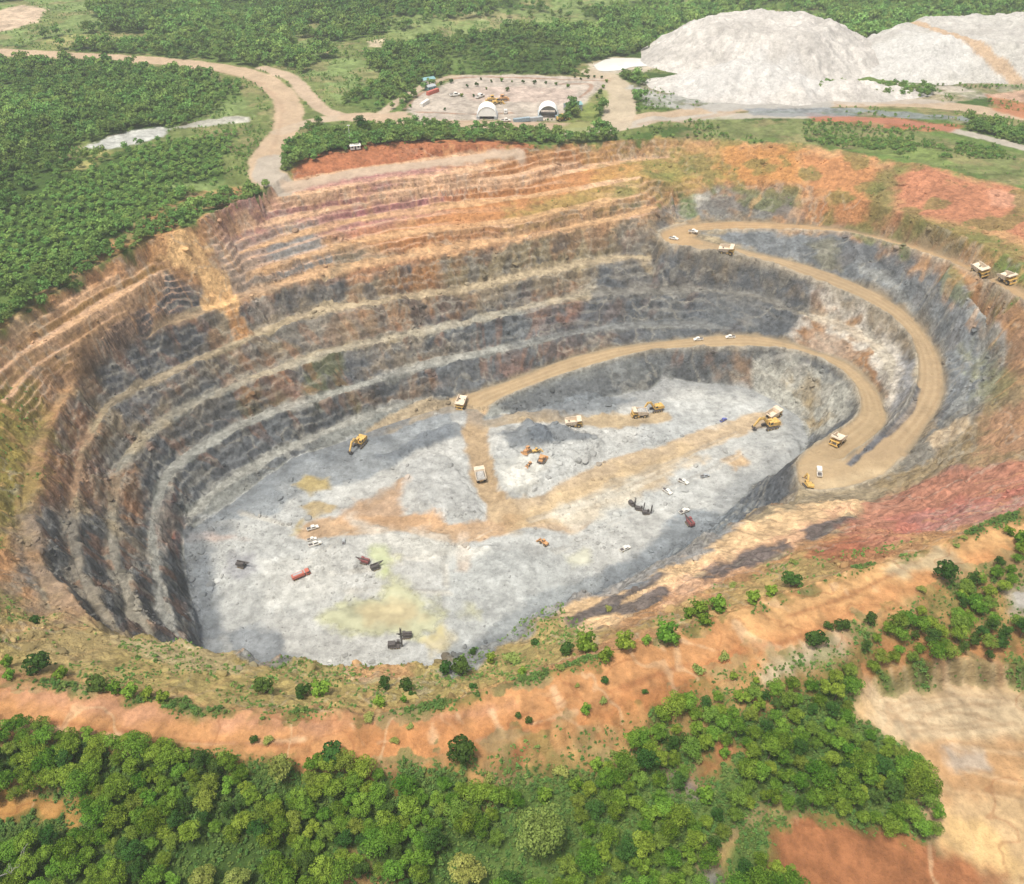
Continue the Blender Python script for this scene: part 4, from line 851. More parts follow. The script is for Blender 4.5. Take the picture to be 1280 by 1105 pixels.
for px, py, r_, k, lab in SH:
    x, y = hit(px, py); rng_m = math.sqrt(x*x+y*y+(CAMZ-gz(x, y))**2); rad = r_*1.12*rng_m/F0
    plant('shrub', BU[k], x, y, rad/2.0, lab or shrub_label(px, py, k), 'shrub', None if lab else 'shrubs around the near rim of the pit')
# the bare dead tree at the lower left corner
V, F = [], []
for b in range(5):
    a = -1.9+b*.75; p = Vector((0, 0, 0)); pts = [p]; rad = [.26-.03*b]
    d = Vector((math.cos(a)*.7, math.sin(a)*.7, 1.0)).normalized()
    for k in range(5): p = p+d*1.9; d = (d+Vector((random.uniform(-.35, .35), random.uniform(-.35, .35), .05))).normalized(); pts.append(p.copy()); rad.append((.2-.02*b)*(1-k/5.5))
    tube_geo(V, F, pts, rad, 6)
    for k in (1, 2, 3):
        d2 = Vector((random.uniform(-1, 1), random.uniform(-1, 1), .5)).normalized(); tube_geo(V, F, [pts[k], pts[k]+d2*1.3, pts[k]+d2*2.3+Vector((0, 0, .5))], [rad[k]*.6, rad[k]*.35, .02], 5)
PALE = mat('dead_wood', (.42, .40, .36), .9, noise=.25, scale=2)
x, y = hit(22, 1095); o = D.objects.new('dead_tree', quad_mesh('dead_tree', V, F, PALE)); COL.objects.link(o); o.location = (x, y, gz(x, y)+2.0); o.scale = (1, 1, 1)
tag(o, 'leafless pale grey dead tree at the lower left corner', 'tree')

# --- the far woods: one mass, far more trees than can be counted
SRC = D.collections.new('far_tree_kinds')
for i, kw in enumerate([dict(nb=14, per=34, leaf=1.05), dict(rad=4.6, nb=17, per=30, leaf=1.1), dict(rad=3.6, top=8.4, nb=12, per=34, leaf=1.0), dict(rad=3.0, top=6.0, bottom=.6, nb=10, per=34, leaf=.9)]):
    me, _ = crown_mesh('far_crown', LF_FAR, 70+i, **kw); o = D.objects.new('far_crown_%s' % 'abcd'[i], me); SRC.objects.link(o)
for i, k_ in enumerate((0, 1, 4, 7, 8)): SRC.objects.link(D.objects.new('near_crown_%s' % 'abcde'[i], TK[k_][0]))
NO_TREE = [hits(p) for p in ([(60,375),(190,300),(235,285),(270,262),(330,236),(330,248),(275,275),(240,296),(190,318),(60,395)],
            [(350,226),(360,180),(430,150),(520,150),(720,165),(1300,240),(1300,160),(1040,128),(800,128),(700,160),(520,150)], [(806,134),(830,100),(900,80),(1290,80),(1290,150),(1040,130)])]
HEDGE = [hits(p) for p in ([(345,212),(352,185),(385,172),(430,165),(470,160),(520,152),(600,158),(680,160),(712,172),(700,180),(620,178),(500,178),(440,186),(395,205),(365,222)], [(1010,110),(1040,106),(1165,112),(1165,122),(1100,122),(1015,118)], [(787,103),(797,95),(808,105),(800,110)],
                           [(1205,155),(1290,165),(1290,185),(1210,168)], [(200,300),(150,325),(60,378),(40,368),(120,320),(190,288)], [(160,290),(210,265),(240,270),(215,296),(180,306)], [(250,250),(285,240),(300,250),(262,262)])]
PLANT = [hits(p) for p in ([(0,270),(60,240),(150,205),(200,172),(250,152),(320,155),(318,180),(300,225),(250,236),(225,238),(215,265),(150,285),(100,320),(0,365),(-60,400),(-60,320)],)]
fx, fy, fk_, fs, ft = [], [], [], [], []
def try_tree(x, y, s, kind, tint): fx.append(x); fy.append(y); fs.append(s); fk_.append(kind); ft.append(tint)
def scatter(x0, x1, y0, y1, step, size, outside=False):
    for yy in np.arange(y0, y1, step):
        for xx in np.arange(x0, x1, step):
            x = xx+random.uniform(-.5, .5)*step; y = yy+random.uniform(-.5, .5)*step
            hw = (y*CP+210*SP)*.578
            if y < 1500 and not outside and abs(x) > hw*1.35+60: continue
            if outside:
                qx = px_of(x, y, 88.)[0] if y > 40 else 9e9
                if -110 < qx < 1330 or (x < -90 and y > 260): continue
            i = gidx(x, y)
            if KIND[i] != 0 or GRN[i] < .5*random.uniform(.6, 1.3): continue
            p = (x, y)
            if any(((x-a_)/b_)**2+((y-c_)/d_)**2 < 1.05 for a_, c_, b_, d_ in ((200, 768, 108, 80), (168, 706, 80, 36), (465, 800, 198, 80), (330, 760, 62, 42))): continue
            if inp(p, NO_TREE) and not inp(p, HEDGE): continue
            d = float(fbm(np.array(x), np.array(y), 90, 2, 91))
            if inp(p, PLANT): try_tree(x, y, random.uniform(.55, .78)*size, random.choice((0, 2, 3, 3)), random.uniform(.55, .9)); continue
            if d < -.55 and random.random() < .6: continue
            try_tree(x, y, random.choice((.5, .7, .85, .95, 1.05, 1.15, 1.45))*random.uniform(.9, 1.1)*size*(1+.25*d), random.choice((0, 1, 1, 2, 3)), np.clip(random.gauss(.3, .16)+.5*float(fbm(np.array(x), np.array(y), 170, 3, 92)), 0, 1))
scatter(-520, 520, 430, 760, 3.9, .8)
scatter(-420, -90, 260, 430, 3.7, .85)
scatter(-620, 620, -20, 440, 6.0, 1.05, True)
scatter(-760, 760, 760, 1140, 5.2, 1.0)
scatter(-1500, 1500, 1140, 2000, 15, 2.1)
for x, y, px, py, s in near_rest: try_tree(x, y, s, random.choice((4, 5, 6, 6, 7, 8)), 0)
for hpoly in HEDGE:
    lo, hi = hpoly.min(0), hpoly.max(0)
    for yy in np.arange(lo[1], hi[1], 4.2):
        for xx in np.arange(lo[0], hi[0], 4.2):
            p = (xx+random.uniform(-2, 2), yy+random.uniform(-2, 2))
            if in_poly(p, hpoly) and KIND[gidx(*p)] == 0: try_tree(p[0], p[1], random.uniform(.5, .9), random.choice((0, 1, 2, 3)), random.uniform(.1, .5))
for i in rng.choice(np.nonzero((Y > 560) & (Y < 720) & (X > 60) & (X < 420) & (KIND == 0) & (GRN > .3) & (GRN < .9))[0], 2600, replace=False):
    if float(fbm(np.array(X[i]), np.array(Y[i]), 26, 3, 97)) > .12: try_tree(X[i], Y[i], random.uniform(.15, .42), random.choice((0, 2, 3, 3)), random.uniform(.1, .7))
for i in rng.choice(np.nonzero((Y < 340) & (Y > 110) & (GRN > .2) & (GRN < .95) & (np.abs(X) < 330) & (KIND < 2))[0], 14000, replace=False):
    if float(fbm(np.array(X[i]), np.array(Y[i]), 14, 3, 98)) > .05: try_tree(X[i], Y[i], random.uniform(.06, .2)*(1.6 if random.random() < .1 else 1), 3, random.uniform(.2, .9))
for i in rng.choice(np.nonzero((Y > 400) & (Y < 1150) & (GRN > .06) & (GRN < .34) & (np.abs(X) < 620) & (KIND == 0))[0], 9000, replace=False):
    if float(fbm(np.array(X[i]), np.array(Y[i]), 22, 3, 99)) > .0: try_tree(X[i], Y[i], random.uniform(.1, .42), 3, random.uniform(.2, 1))
# scrub on the upper walls and on the grassy rim
for i in rng.choice(N, 26000, replace=False):
    if .28 < GRN[i] < .95 and KIND[i] in (0, 1) and Y[i] < 760 and Y[i] > 120 and abs(X[i]) < 560 and random.random() < .5*GRN[i]:
        try_tree(X[i], Y[i], random.uniform(.10, .26), 3, random.uniform(.3, .9))
for i in rng.choice(np.nonzero((Y < 300) & (Y > 60) & (KIND == 0))[0], 60000):
    if abs(X[i]) < 330 and random.random() < max(0, GRN[i]-.12)*1.0: try_tree(X[i], Y[i], random.uniform(.10, .34)*(1 if GRN[i] > .6 else .6), 3, random.uniform(0, .35))
fzs = np.array([gz(a, b) for a, b in zip(fx, fy)])
me = D.meshes.new('forest'); me.vertices.add(len(fx)); me.vertices.foreach_set('co', np.stack([fx, fy, fzs-.4], 1).astype(np.float32).ravel())
for nm, typ, val in (('size', 'FLOAT', fs), ('tint', 'FLOAT', ft), ('spin', 'FLOAT', rng.uniform(0, 6.28, len(fx)))):
    a = me.attributes.new(nm, typ, 'POINT'); a.data.foreach_set('value', np.asarray(val, np.float32))
a = me.attributes.new('kind', 'INT', 'POINT'); a.data.foreach_set('value', np.asarray(fk_, np.int32))
forest = D.objects.new('forest', me); COL.objects.link(forest); forest['kind'] = 'stuff'; forest['label'] = 'dense green woods and scrub around and beyond the pit'
ng = D.node_groups.new('scatter_trees', 'GeometryNodeTree'); ng.interface.new_socket('Geometry', in_out='INPUT', socket_type='NodeSocketGeometry'); ng.interface.new_socket('Geometry', in_out='OUTPUT', socket_type='NodeSocketGeometry')
gi, go = ng.nodes.new('NodeGroupInput'), ng.nodes.new('NodeGroupOutput'); mp_ = ng.nodes.new('GeometryNodeMeshToPoints'); ip = ng.nodes.new('GeometryNodeInstanceOnPoints'); ci = ng.nodes.new('GeometryNodeCollectionInfo')
ci.inputs['Collection'].default_value = SRC; ci.inputs['Separate Children'].default_value = True; ci.inputs['Reset Children'].default_value = True; ip.inputs['Pick Instance'].default_value = True
def named(nm, typ):
    n = ng.nodes.new('GeometryNodeInputNamedAttribute'); n.data_type = typ; n.inputs['Name'].default_value = nm; return n.outputs[0]
cb = ng.nodes.new('ShaderNodeCombineXYZ'); ng.links.new(named('spin', 'FLOAT'), cb.inputs['Z'])
ng.links.new(gi.outputs[0], mp_.inputs['Mesh']); ng.links.new(mp_.outputs[0], ip.inputs['Points']); ng.links.new(ci.outputs[0], ip.inputs['Instance']); ng.links.new(named('kind', 'INT'), ip.inputs['Instance Index'])
ng.links.new(cb.outputs[0], ip.inputs['Rotation']); ng.links.new(named('size', 'FLOAT'), ip.inputs['Scale']); ng.links.new(ip.outputs[0], go.inputs[0])
md = forest.modifiers.new('trees', 'NODES'); md.node_group = ng
print('forest', len(fx), round(time.time()-T0, 1))

# ------------------------------------------------------------------ the humid air: far woods fade towards pale blue
v0, v1 = Vector((-2400, -420, 40)), Vector((2400, 2300, 330)); V = [(x, y, z) for z in (-8, 330) for x, y in ((-2400, -420), (2400, -420), (2400, 2300), (-2400, 2300))]
hz = D.objects.new('haze', D.meshes.new('haze')); hz.data.from_pydata(V, [], [(3, 2, 1, 0), (4, 5, 6, 7), (0, 1, 5, 4), (1, 2, 6, 5), (2, 3, 7, 6), (3, 0, 4, 7)]); COL.objects.link(hz)
hm_ = D.materials.new('haze'); hm_.use_nodes = True; hn = hm_.node_tree; hn.nodes.clear(); pv = hn.nodes.new('ShaderNodeVolumePrincipled'); ho = hn.nodes.new('ShaderNodeOutputMaterial')
pv.inputs['Color'].default_value = (.90, .94, 1, 1); pv.inputs['Density'].default_value = .00014; pv.inputs['Anisotropy'].default_value = .2; hn.links.new(pv.outputs[0], ho.inputs['Volume'])
hz.data.materials.append(hm_); hz['kind'] = 'stuff'; hz['label'] = 'thin humid haze over the pit and the woods'

# ------------------------------------------------------------------ machines, sheds and heaps
class MB:
    """collects boxes, prisms and tubes and links them as one mesh object"""
    def __init__(s): s.V, s.F = [], []
    def box(s, x0, x1, y0, y1, z0, z1, tx=0., ty=0.):
        b = len(s.V); s.V += [(x0, y0, z0), (x1, y0, z0), (x1, y1, z0), (x0, y1, z0), (x0+tx, y0+ty, z1), (x1-tx, y0+ty, z1), (x1-tx, y1-ty, z1), (x0+tx, y1-ty, z1)]
        s.F += [tuple(b+i for i in f) for f in ((3, 2, 1, 0), (4, 5, 6, 7), (0, 1, 5, 4), (1, 2, 6, 5), (2, 3, 7, 6), (3, 0, 4, 7))]; return s
    def prism(s, prof, y0, y1):
        """side profile (x, z) drawn out between y0 and y1"""
        b = len(s.V); n = len(prof); s.V += [(x, y0, z) for x, z in prof]+[(x, y1, z) for x, z in prof]
        s.F += [tuple(b+i for i in range(n)), tuple(b+n+i for i in reversed(range(n)))]+[(b+i, b+n+i, b+n+(i+1) % n, b+(i+1) % n) for i in range(n)]; return s
    def cyl(s, p, q, r, n=12, r2=None):
        p, q = Vector(p), Vector(q); d = (q-p).normalized(); a = d.orthogonal().normalized(); c = d.cross(a); b = len(s.V); r2 = r if r2 is None else r2
        for o, rr in ((p, r), (q, r2)): s.V += [tuple(o+(a*math.cos(k*2*math.pi/n)+c*math.sin(k*2*math.pi/n))*rr) for k in range(n)]
        s.F += [tuple(b+i for i in reversed(range(n))), tuple(b+n+i for i in range(n))]+[(b+i, b+(i+1) % n, b+n+(i+1) % n, b+n+i) for i in range(n)]; return s
    def quad(s, *p): b = len(s.V); s.V += [tuple(v) for v in p]; s.F.append(tuple(range(b, b+len(p)))); return s
    def build(s, name, m, parent=None, bevel=0.):
        me = D.meshes.new(name); me.from_pydata(s.V, [], s.F); me.materials.append(m); o = D.objects.new(name, me); COL.objects.link(o)
        if parent is not None: o.parent = parent
        if bevel:
            bm = o.modifiers.new('edge', 'BEVEL'); bm.width = bevel; bm.segments = 1; bm.limit_method = 'ANGLE'
        return o
def thing(name): o = D.objects.new(name, None); COL.objects.link(o); o.empty_display_size = .5; return o
def copy_tree(o, parent=None):
    c = o.copy(); COL.objects.link(c); c.parent = parent
    for ch in list(o.children): copy_tree(ch, c)
    return c
def stand(o, px, py, tx, ty, sink=.05, scale=1.):
    """put a thing on the land at a photo pixel, nose towards another pixel, tilted with the slope"""
    x, y = hit(px, py); x2, y2 = hit(tx, ty); f = Vector((x2-x, y2-y)).normalized(); l = 3.
    zf, zb = gz(x+f.x*l, y+f.y*l), gz(x-f.x*l, y-f.y*l); zl, zr = gz(x-f.y*l, y+f.x*l), gz(x+f.y*l, y-f.x*l)
    fx_ = Vector((f.x*2*l, f.y*2*l, np.clip(zf-zb, -1.5, 1.5))).normalized(); ly = Vector((-f.y*2*l, f.x*2*l, np.clip(zl-zr, -1.2, 1.2))).normalized(); up = fx_.cross(ly).normalized(); ly = up.cross(fx_)
    M = Matrix((fx_, ly, up)).transposed().to_4x4(); M.translation = (x, y, gz(x, y)-sink); o.matrix_world = M @ Matrix.Scale(scale, 4); return o
YEL = mat('yellow_paint', (.56, .36, .11), .5, noise=.25, scale=1.2); ORG = mat('orange_paint', (.50, .27, .12), .55, noise=.25, scale=1.2); CREAM = mat('dusty_cream_steel', (.60, .50, .385), .7, noise=.2, scale=.8)
WHT = mat('white_paint', (.68, .65, .59), .45, noise=.08, scale=1.5); TYRE = mat('tyre_rubber', (.045, .042, .04), .85, noise=.3, scale=2); RIMM = mat('rim_steel', (.40, .30, .14), .5, noise=.2, scale=3)
GLASS = mat('dark_glass', (.03, .04, .05), .12, spec=.6); DARK = mat('dark_steel', (.085, .075, .072), .6, noise=.3, scale=2); MAROON = mat('maroon_paint', (.22, .07, .07), .55, noise=.3, scale=1.5); RED = mat('red_paint', (.45, .13, .09), .5, noise=.2, scale=1.5)
GREY = mat('grey_paint', (.34, .36, .37), .6, noise=.2, scale=1.5); BLUE = mat('blue_paint', (.10, .12, .36), .5, noise=.15, scale=2); TEAL = mat('teal_roof_sheet', (.18, .33, .34), .5, noise=.2, scale=.6); BLGR = mat('blue_grey_container', (.26, .33, .37), .6, noise=.2, scale=.7)
FAB = mat('white_fabric', (.78, .77, .73), .7, noise=.06, scale=.4); ROCK = mat('broken_rock', (.36, .35, .33), .95, noise=.35, scale=1.1, bump=.6); DIRT = mat('caked_dirt', (.42, .33, .22), .9, noise=.25, scale=1.5)

def wheel(parent, x, y, r, w, rim=True):
    t = MB().cyl((x, y-w/2, r), (x, y+w/2, r), r, 14).build('wheel', TYRE, parent, .12*r)
    if rim: s = 1 if y > 0 else -1; MB().cyl((x, y+s*(w/2-.05), r), (x, y+s*(w/2+.05), r), r*.55, 10).build('rim', RIMM, t)
def make_truck():
    r = thing('haul_truck')
    MB().box(-4.2, 4.2, -.9, .9, 1.3, 2.0).box(-3.9, -2.3, -2.0, 2.0, 1.1, 1.7).box(2.1, 3.2, -2.2, 2.2, 1.1, 1.6).box(.2, 1.9, -2.6, -1.2, 1.0, 2.0).box(.2, 1.9, 1.2, 2.6, 1.0, 2.0).build('chassis', YEL, r)
    h = MB().box(2.2, 4.9, -1.9, 1.9, 1.5, 3.3, .08, .08).box(4.9, 5.25, -2.5, 2.5, .9, 1.5).box(1.3, 4.8, -2.7, 2.7, 3.3, 3.45).build('engine_hood', YEL, r)
    MB().box(4.86, 4.96, -1.3, 1.3, 1.7, 3.1).build('grille', DARK, h)
    for s in (-1, 1): MB().box(4.93, 5.0, s*1.6-.2, s*1.6+.2, 1.8, 2.2).build('headlight', WHT, h)
    c = MB().box(1.9, 3.7, .5, 2.5, 3.45, 5.0, .12, .1).build('cab', YEL, r, .06); MB().box(3.62, 3.70, .75, 2.25, 4.05, 4.75).box(2.2, 3.3, 2.42, 2.50, 4.05, 4.75).build('window', GLASS, c)
    for y in (-2.6, 2.6):
        MB().cyl((4.7, y, 3.45), (4.7, y, 4.4), .05, 5).cyl((1.5, y, 3.45), (1.5, y, 4.4), .05, 5).cyl((1.5, y, 4.4), (4.7, y, 4.4), .05, 5).build('handrail', YEL, r)
    MB().cyl((5.2, -1.2, .9), (4.9, -1.2, 3.4), .07, 5).cyl((5.2, -.7, .9), (4.9, -.7, 3.4), .07, 5).box(5.0, 5.2, -1.2, -.7, 1.5, 1.57).box(4.95, 5.1, -1.2, -.7, 2.2, 2.27).build('ladder', YEL, r)
    # dump bed: sloping floor, flared sides, canopy over the cab
    b = MB(); fl = [(-5.4, 3.3), (-2.6, 2.35), (1.2, 2.5), (1.9, 5.2), (4.6, 5.55)]; n = len(fl)
    w = [2.75, 2.65, 2.6, 2.9, 2.7]; top = [4.2, 4.9, 5.25, 5.5, 5.75]
    for i in range(n-1):
        (x0, z0), (x1, z1) = fl[i], fl[i+1]
        b.quad((x0, -w[i], z0), (x1, -w[i+1], z1), (x1, w[i+1], z1), (x0, w[i], z0)); b.quad((x0, w[i], z0-.3), (x1, w[i+1], z1-.3), (x1, -w[i+1], z1-.3), (x0, -w[i], z0-.3))
        for s in (-1, 1):
            o0, o1 = s*(w[i]+.25), s*(w[i+1]+.25)
            b.quad((x0, s*w[i], z0-.3), (x0, o0, top[i]), (x1, o1, top[i+1]), (x1, s*w[i+1], z1-.3)); b.quad((x0, s*(w[i]-.22), z0), (x1, s*(w[i+1]-.22), z1), (x1, o1-s*.3, top[i+1]), (x0, o0-s*.3, top[i])); b.quad((x0, o0, top[i]), (x0, o0-s*.3, top[i]), (x1, o1-s*.3, top[i+1]), (x1, o1, top[i+1]))
    for x in (-4.2, -2.8, -1.4, 0, 1.1):
        for s in (-1, 1): b.box(x-.12, x+.12, min(s*2.8, s*3.08), max(s*2.8, s*3.08), 2.7, 4.7)
    b.quad((4.6, -2.7, 5.25), (4.6, 2.7, 5.25), (4.6, 2.7, 5.75), (4.6, -2.7, 5.75)); b.build('dump_bed', CREAM, r)
    for s in (-1, 1): wheel(r, 2.9, s*2.35, 1.3, 1.0); wheel(r, -2.9, s*1.95, 1.3, 1.7)
    return r
def make_load():
    V, F = [], []; n, m_ = 13, 11
    for i in range(n):
        for j in range(m_):
            u, v = i/(n-1)*2-1, j/(m_-1)*2-1; h = max(0, 1-u*u)*max(0, 1-v*v*v*v)
            V.append((-1.7+u*3.3, v*2.45, 3.6+1.9*h**.7+.18*random.uniform(-1, 1)+.15*u))
    F = [(i*m_+j, (i+1)*m_+j, (i+1)*m_+j+1, i*m_+j+1) for i in range(n-1) for j in range(m_-1)]
    mb = MB(); mb.V, mb.F = V, F; return mb.build('rock_load', ROCK)
def tracks(r, L, gauge, w, h, m=DARK):
    for s in (-1, 1):
        prof = [(-L/2+h*.35, 0), (L/2-h*.35, 0), (L/2, h*.35), (L/2, h*.65), (L/2-h*.3, h), (-L/2+h*.3, h), (-L/2, h*.65), (-L/2, h*.35)]
        t = MB().prism(prof, s*gauge/2-w/2, s*gauge/2+w/2).build('track', m, r, .06)
        g = MB()
        for k in range(4): x = -L/2+h*.6+k*(L-1.2*h)/3; g.cyl((x, s*(gauge/2+w/2-.05), h*.42), (x, s*(gauge/2+w/2+.06), h*.42), h*.26, 8)
        g.build('roller', YEL if m is not DARK else RIMM, t)
def make_excavator(body=YEL, reach=0., name='excavator'):
    r = thing(name); tracks(r, 6.0, 3.9, .85, 1.35)
    MB().box(-1.6, 1.6, -1.5, 1.5, .7, 1.35).cyl((0, 0, 1.2), (0, 0, 1.75), 1.3, 14).build('undercarriage', DARK, r)
    MB().box(-3.3, 1.5, -1.9, 1.9, 1.75, 2.1).box(-2.4, .6, -1.85, -.5, 2.1, 3.4, .05, .05).box(-2.4, -.4, -.5, 1.85, 2.1, 3.5, .05, .05).build('upper_body', body, r, .06)
    MB().prism([(-4.0, 1.8), (-3.3, 1.75), (-2.4, 1.9), (-2.4, 3.5), (-3.4, 3.5), (-4.0, 3.0)], -1.9, 1.9).build('counterweight', DARK if body is not YEL else YEL, r, .08)
    c = MB().box(-.3, 1.6, .6, 1.9, 2.1, 4.0, .1, .06).build('cab', body, r, .05); MB().box(1.5, 1.58, .75, 1.75, 2.7, 3.7).box(0, 1.2, 1.86, 1.93, 2.8, 3.7).build('window', GLASS, c)
    MB().cyl((-1.6, -1.2, 3.4), (-1.6, -1.2, 4.2), .12, 8).build('exhaust_pipe', DARK, r)
    E, Tp = (5.0+reach, 5.6-.3*reach), (7.4+reach, 2.4)
    bp = [(1.0, 1.9), (1.7, 1.9), (3.6+.5*reach, 5.3), (E[0], E[1]-.35), (E[0], E[1]+.4), (3.2+.5*reach, 6.3), (2.0, 4.4)]
    MB().prism(bp, -.75, .15).build('boom', body, r, .05); MB().cyl((1.6, -.3, 2.2), (3.5+.4*reach, -.3, 4.9), .2, 8).cyl((3.3, -.3, 6.3), (E[0]+.2, -.3, E[1]+.7), .17, 8).build('hydraulic_ram', RIMM, r)
    MB().prism([(E[0]-.5, E[1]+.8), (E[0]+.2, E[1]+.9), (Tp[0]+.25, Tp[1]), (Tp[0]-.25, Tp[1]-.2), (E[0]-.2, E[1]-.4)], -.62, .02).build('stick', body, r, .04)
    x, z = Tp; MB().prism([(x-.3, z-.1), (x+.4, z), (x+.5, z-.9), (x-.3, z-1.9), (x-1.5, z-1.5), (x-1.3, z-1.2), (x-.5, z-1.4), (x, z-.7)], -1.15, .55).build('bucket', DARK, r)
    return r
def make_dozer(body=YEL, name='bulldozer'):
    r = thing(name); tracks(r, 4.4, 2.9, .75, 1.5)
    MB().prism([(-2.2, .7), (2.3, .7), (2.3, 2.3), (.3, 2.5), (-2.2, 2.2)], -1.05, 1.05).build('hull', body, r, .06)
    c = MB().box(-1.6, .2, -.85, .85, 2.3, 3.7, .1, .08).box(-1.8, .35, -1.0, 1.0, 3.7, 3.85).build('cab', body, r); MB().box(-1.3, 0, -.88, .88, 2.8, 3.55).build('window', GLASS, c)
    MB().cyl((1.2, .5, 2.3), (1.2, .5, 3.6), .1, 8).build('exhaust_pipe', DARK, r)
    bl = MB().prism([(3.0, .1), (3.35, .2), (3.1, .9), (3.35, 1.8), (3.0, 1.75), (2.8, .9)], -2.2, 2.2).build('blade', body, r); MB().box(.2, 3.0, -2.0, -1.8, .55, .85).box(.2, 3.0, 1.8, 2.0, .55, .85).build('push_arm', body, r)
    MB().box(-2.9, -2.2, -.9, .9, 1.0, 1.6).box(-3.2, -2.9, -.15, .15, .2, 1.5).build('ripper', DARK, r); return r
def make_loader(body=YEL):
    r = thing('wheel_loader'); MB().prism([(-3.4, .9), (-.3, .9), (-.3, 2.2), (-3.2, 2.2)], -1.1, 1.1).box(-.3, 2.0, -.7, .7, .9, 1.7).build('body', body, r, .06)
    c = MB().box(-1.2, .4, -.8, .8, 2.2, 3.6, .1, .08).build('cab', body, r); MB().box(-.9, .42, -.82, .82, 2.5, 3.3).build('window', GLASS, c)
    MB().prism([(1.6, 1.5), (1.8, 1.8), (3.6, .9), (3.5, .6)], -.9, -.6).prism([(1.6, 1.5), (1.8, 1.8), (3.6, .9), (3.5, .6)], .6, .9).build('lift_arm', body, r)
    MB().prism([(3.3, .1), (4.7, .1), (4.6, .25), (3.7, .4), (3.6, 1.5), (3.3, 1.3)], -1.6, 1.6).build('bucket', body, r)
    for x in (-2.3, 1.3):
        for s in (-1, 1): wheel(r, x, s*1.25, .9, .7)
    return r
def make_rig(body=DARK, mast=11.0, lean=0.1, name='drill_rig'):
    r = thing(name); tracks(r, 4.6, 2.8, .55, .9, DARK)
    MB().box(-3.2, 2.2, -1.3, 1.3, 1.0, 1.35).box(-3.1, .4, -1.25, 1.25, 1.35, 2.7, .05, .05).build('deck', body, r, .05)
    c = MB().box(.7, 2.2, .1, 1.4, 1.35, 3.1, .08, .05).build('cab', body, r); MB().box(2.1, 2.2, .25, 1.25, 2.0, 2.9).box(1.0, 1.9, 1.36, 1.42, 2.0, 2.9).build('window', GLASS, c)
    m = MB(); x0 = 2.7; dx = lean*mast
    for y in (-.75, -.15):
        m.cyl((x0, y, .3), (x0+dx, y, mast), .12, 5); m.cyl((x0+.6, y, .3), (x0+.6+dx, y, mast), .12, 5)
    n = 9
    for k in range(n):
        za, zb = .5+k*(mast-.7)/n, .5+(k+1)*(mast-.7)/n; xa, xb = x0+dx*za/mast, x0+dx*zb/mast
        m.cyl((xa, -.75, za), (xb+.6, -.75, zb), .07, 4); m.cyl((xa+.6, -.15, za), (xb, -.15, zb), .07, 4); m.cyl((xa, -.75, za), (xa, -.15, za), .06, 4)
    m.build('mast', DARK, r); MB().cyl((x0+.3+dx*.2, -.45, .2), (x0+.3+dx, -.45, mast*.95), .14, 6).box(x0+dx*.62, x0+.7+dx*.62, -.85, -.05, mast*.58, mast*.68).build('drill_string', DARK, r)
    for x, y in ((-2.9, -1.2), (-2.9, 1.2), (2.0, -1.2)): MB().cyl((x, y, 0), (x, y, 1.1), .12, 6).build('jack_leg', DARK, r)
    return r
def make_crawler(body, name='crawler_drill'):
    r = thing(name); tracks(r, 3.6, 2.6, .6, .95, DARK); MB().box(-2.6, 1.4, -1.2, 1.2, 1.0, 2.4, .08, .08).build('engine_house', body, r, .06)
    c = MB().box(.2, 1.7, -1.2, .1, 1.1, 2.9, .08, .05).build('cab', body, r); MB().box(1.6, 1.7, -1.05, -.05, 1.8, 2.7).build('window', GLASS, c)
    MB().prism([(1.2, 1.4), (1.6, 1.4), (3.6, 2.6), (3.5, 2.9)], .3, .7).build('boom', body, r); MB().box(-2.4, 4.2, .35, .75, 2.75, 3.1).build('feed_beam', DARK, r); return r
def make_pickup(paint_=WHT):
    r = thing('pickup_truck'); MB().prism([(-2.6, .45), (2.6, .45), (2.65, .95), (1.5, 1.12), (-2.6, 1.1)], -.92, .92).build('body', paint_, r, .05)
    c = MB().prism([(-.7, 1.1), (1.5, 1.1), (.8, 1.82), (-.55, 1.84)], -.85, .85).build('cab', paint_, r, .04); MB().prism([(-.62, 1.2), (1.38, 1.2), (.82, 1.7), (-.5, 1.72)], -.87, .87).build('window', GLASS, c)
    MB().box(-2.5, -.8, -.75, .75, 1.06, 1.13).build('cargo_bed', DARK, r)
    for x in (-1.6, 1.6):
        for s in (-1, 1): wheel(r, x, s*.8, .4, .28)
    return r
def make_tanker(body=RED):
    r = thing('service_truck'); MB().box(-4.4, 4.3, -.5, .5, .8, 1.15).build('chassis', DARK, r)
    c = MB().prism([(2.2, 1.0), (4.5, 1.0), (4.5, 2.0), (4.1, 3.0), (2.2, 3.1)], -1.25, 1.25).build('cab', body, r, .06); MB().prism([(3.0, 2.0), (4.53, 2.0), (4.2, 2.8), (3.0, 2.8)], -1.28, 1.28).build('window', GLASS, c)
    MB().box(-4.4, 1.8, -1.25, 1.25, 1.2, 2.9, .1, .15).build('tank', body, r, .15); MB().box(-3.6, 1.0, -.5, .5, 2.9, 3.05).build('catwalk', GREY, r)
    for x in (-3.4, -2.2, 3.3):
        for s in (-1, 1): wheel(r, x, s*1.05, .55, .4)
    return r
truck = make_truck(); first = [True]
def put_truck(px, py, tx, ty, label, load=None, scale=1.0):
    o = truck if first[0] else copy_tree(truck); first[0] = False
    stand(o, px, py, tx, ty, .05, scale*.93); tag(o, label, 'dump truck', 'haul trucks at work in the pit')
    if load:
        l = make_load(); l.matrix_world = o.matrix_world.copy(); tag(l, load, 'rock load')
put_truck(577, 506, 560, 540, 'yellow and cream haul truck facing the camera at the top of the floor ramp')
put_truck(717, 532, 780, 530, 'cream haul truck seen from the side on the tan side track across the floor')
put_truck(601, 598, 592, 560, 'cream haul truck heaped with grey rock at the foot of the ramp on the floor', 'grey broken rock heaped in the bed of the truck at the foot of the ramp')
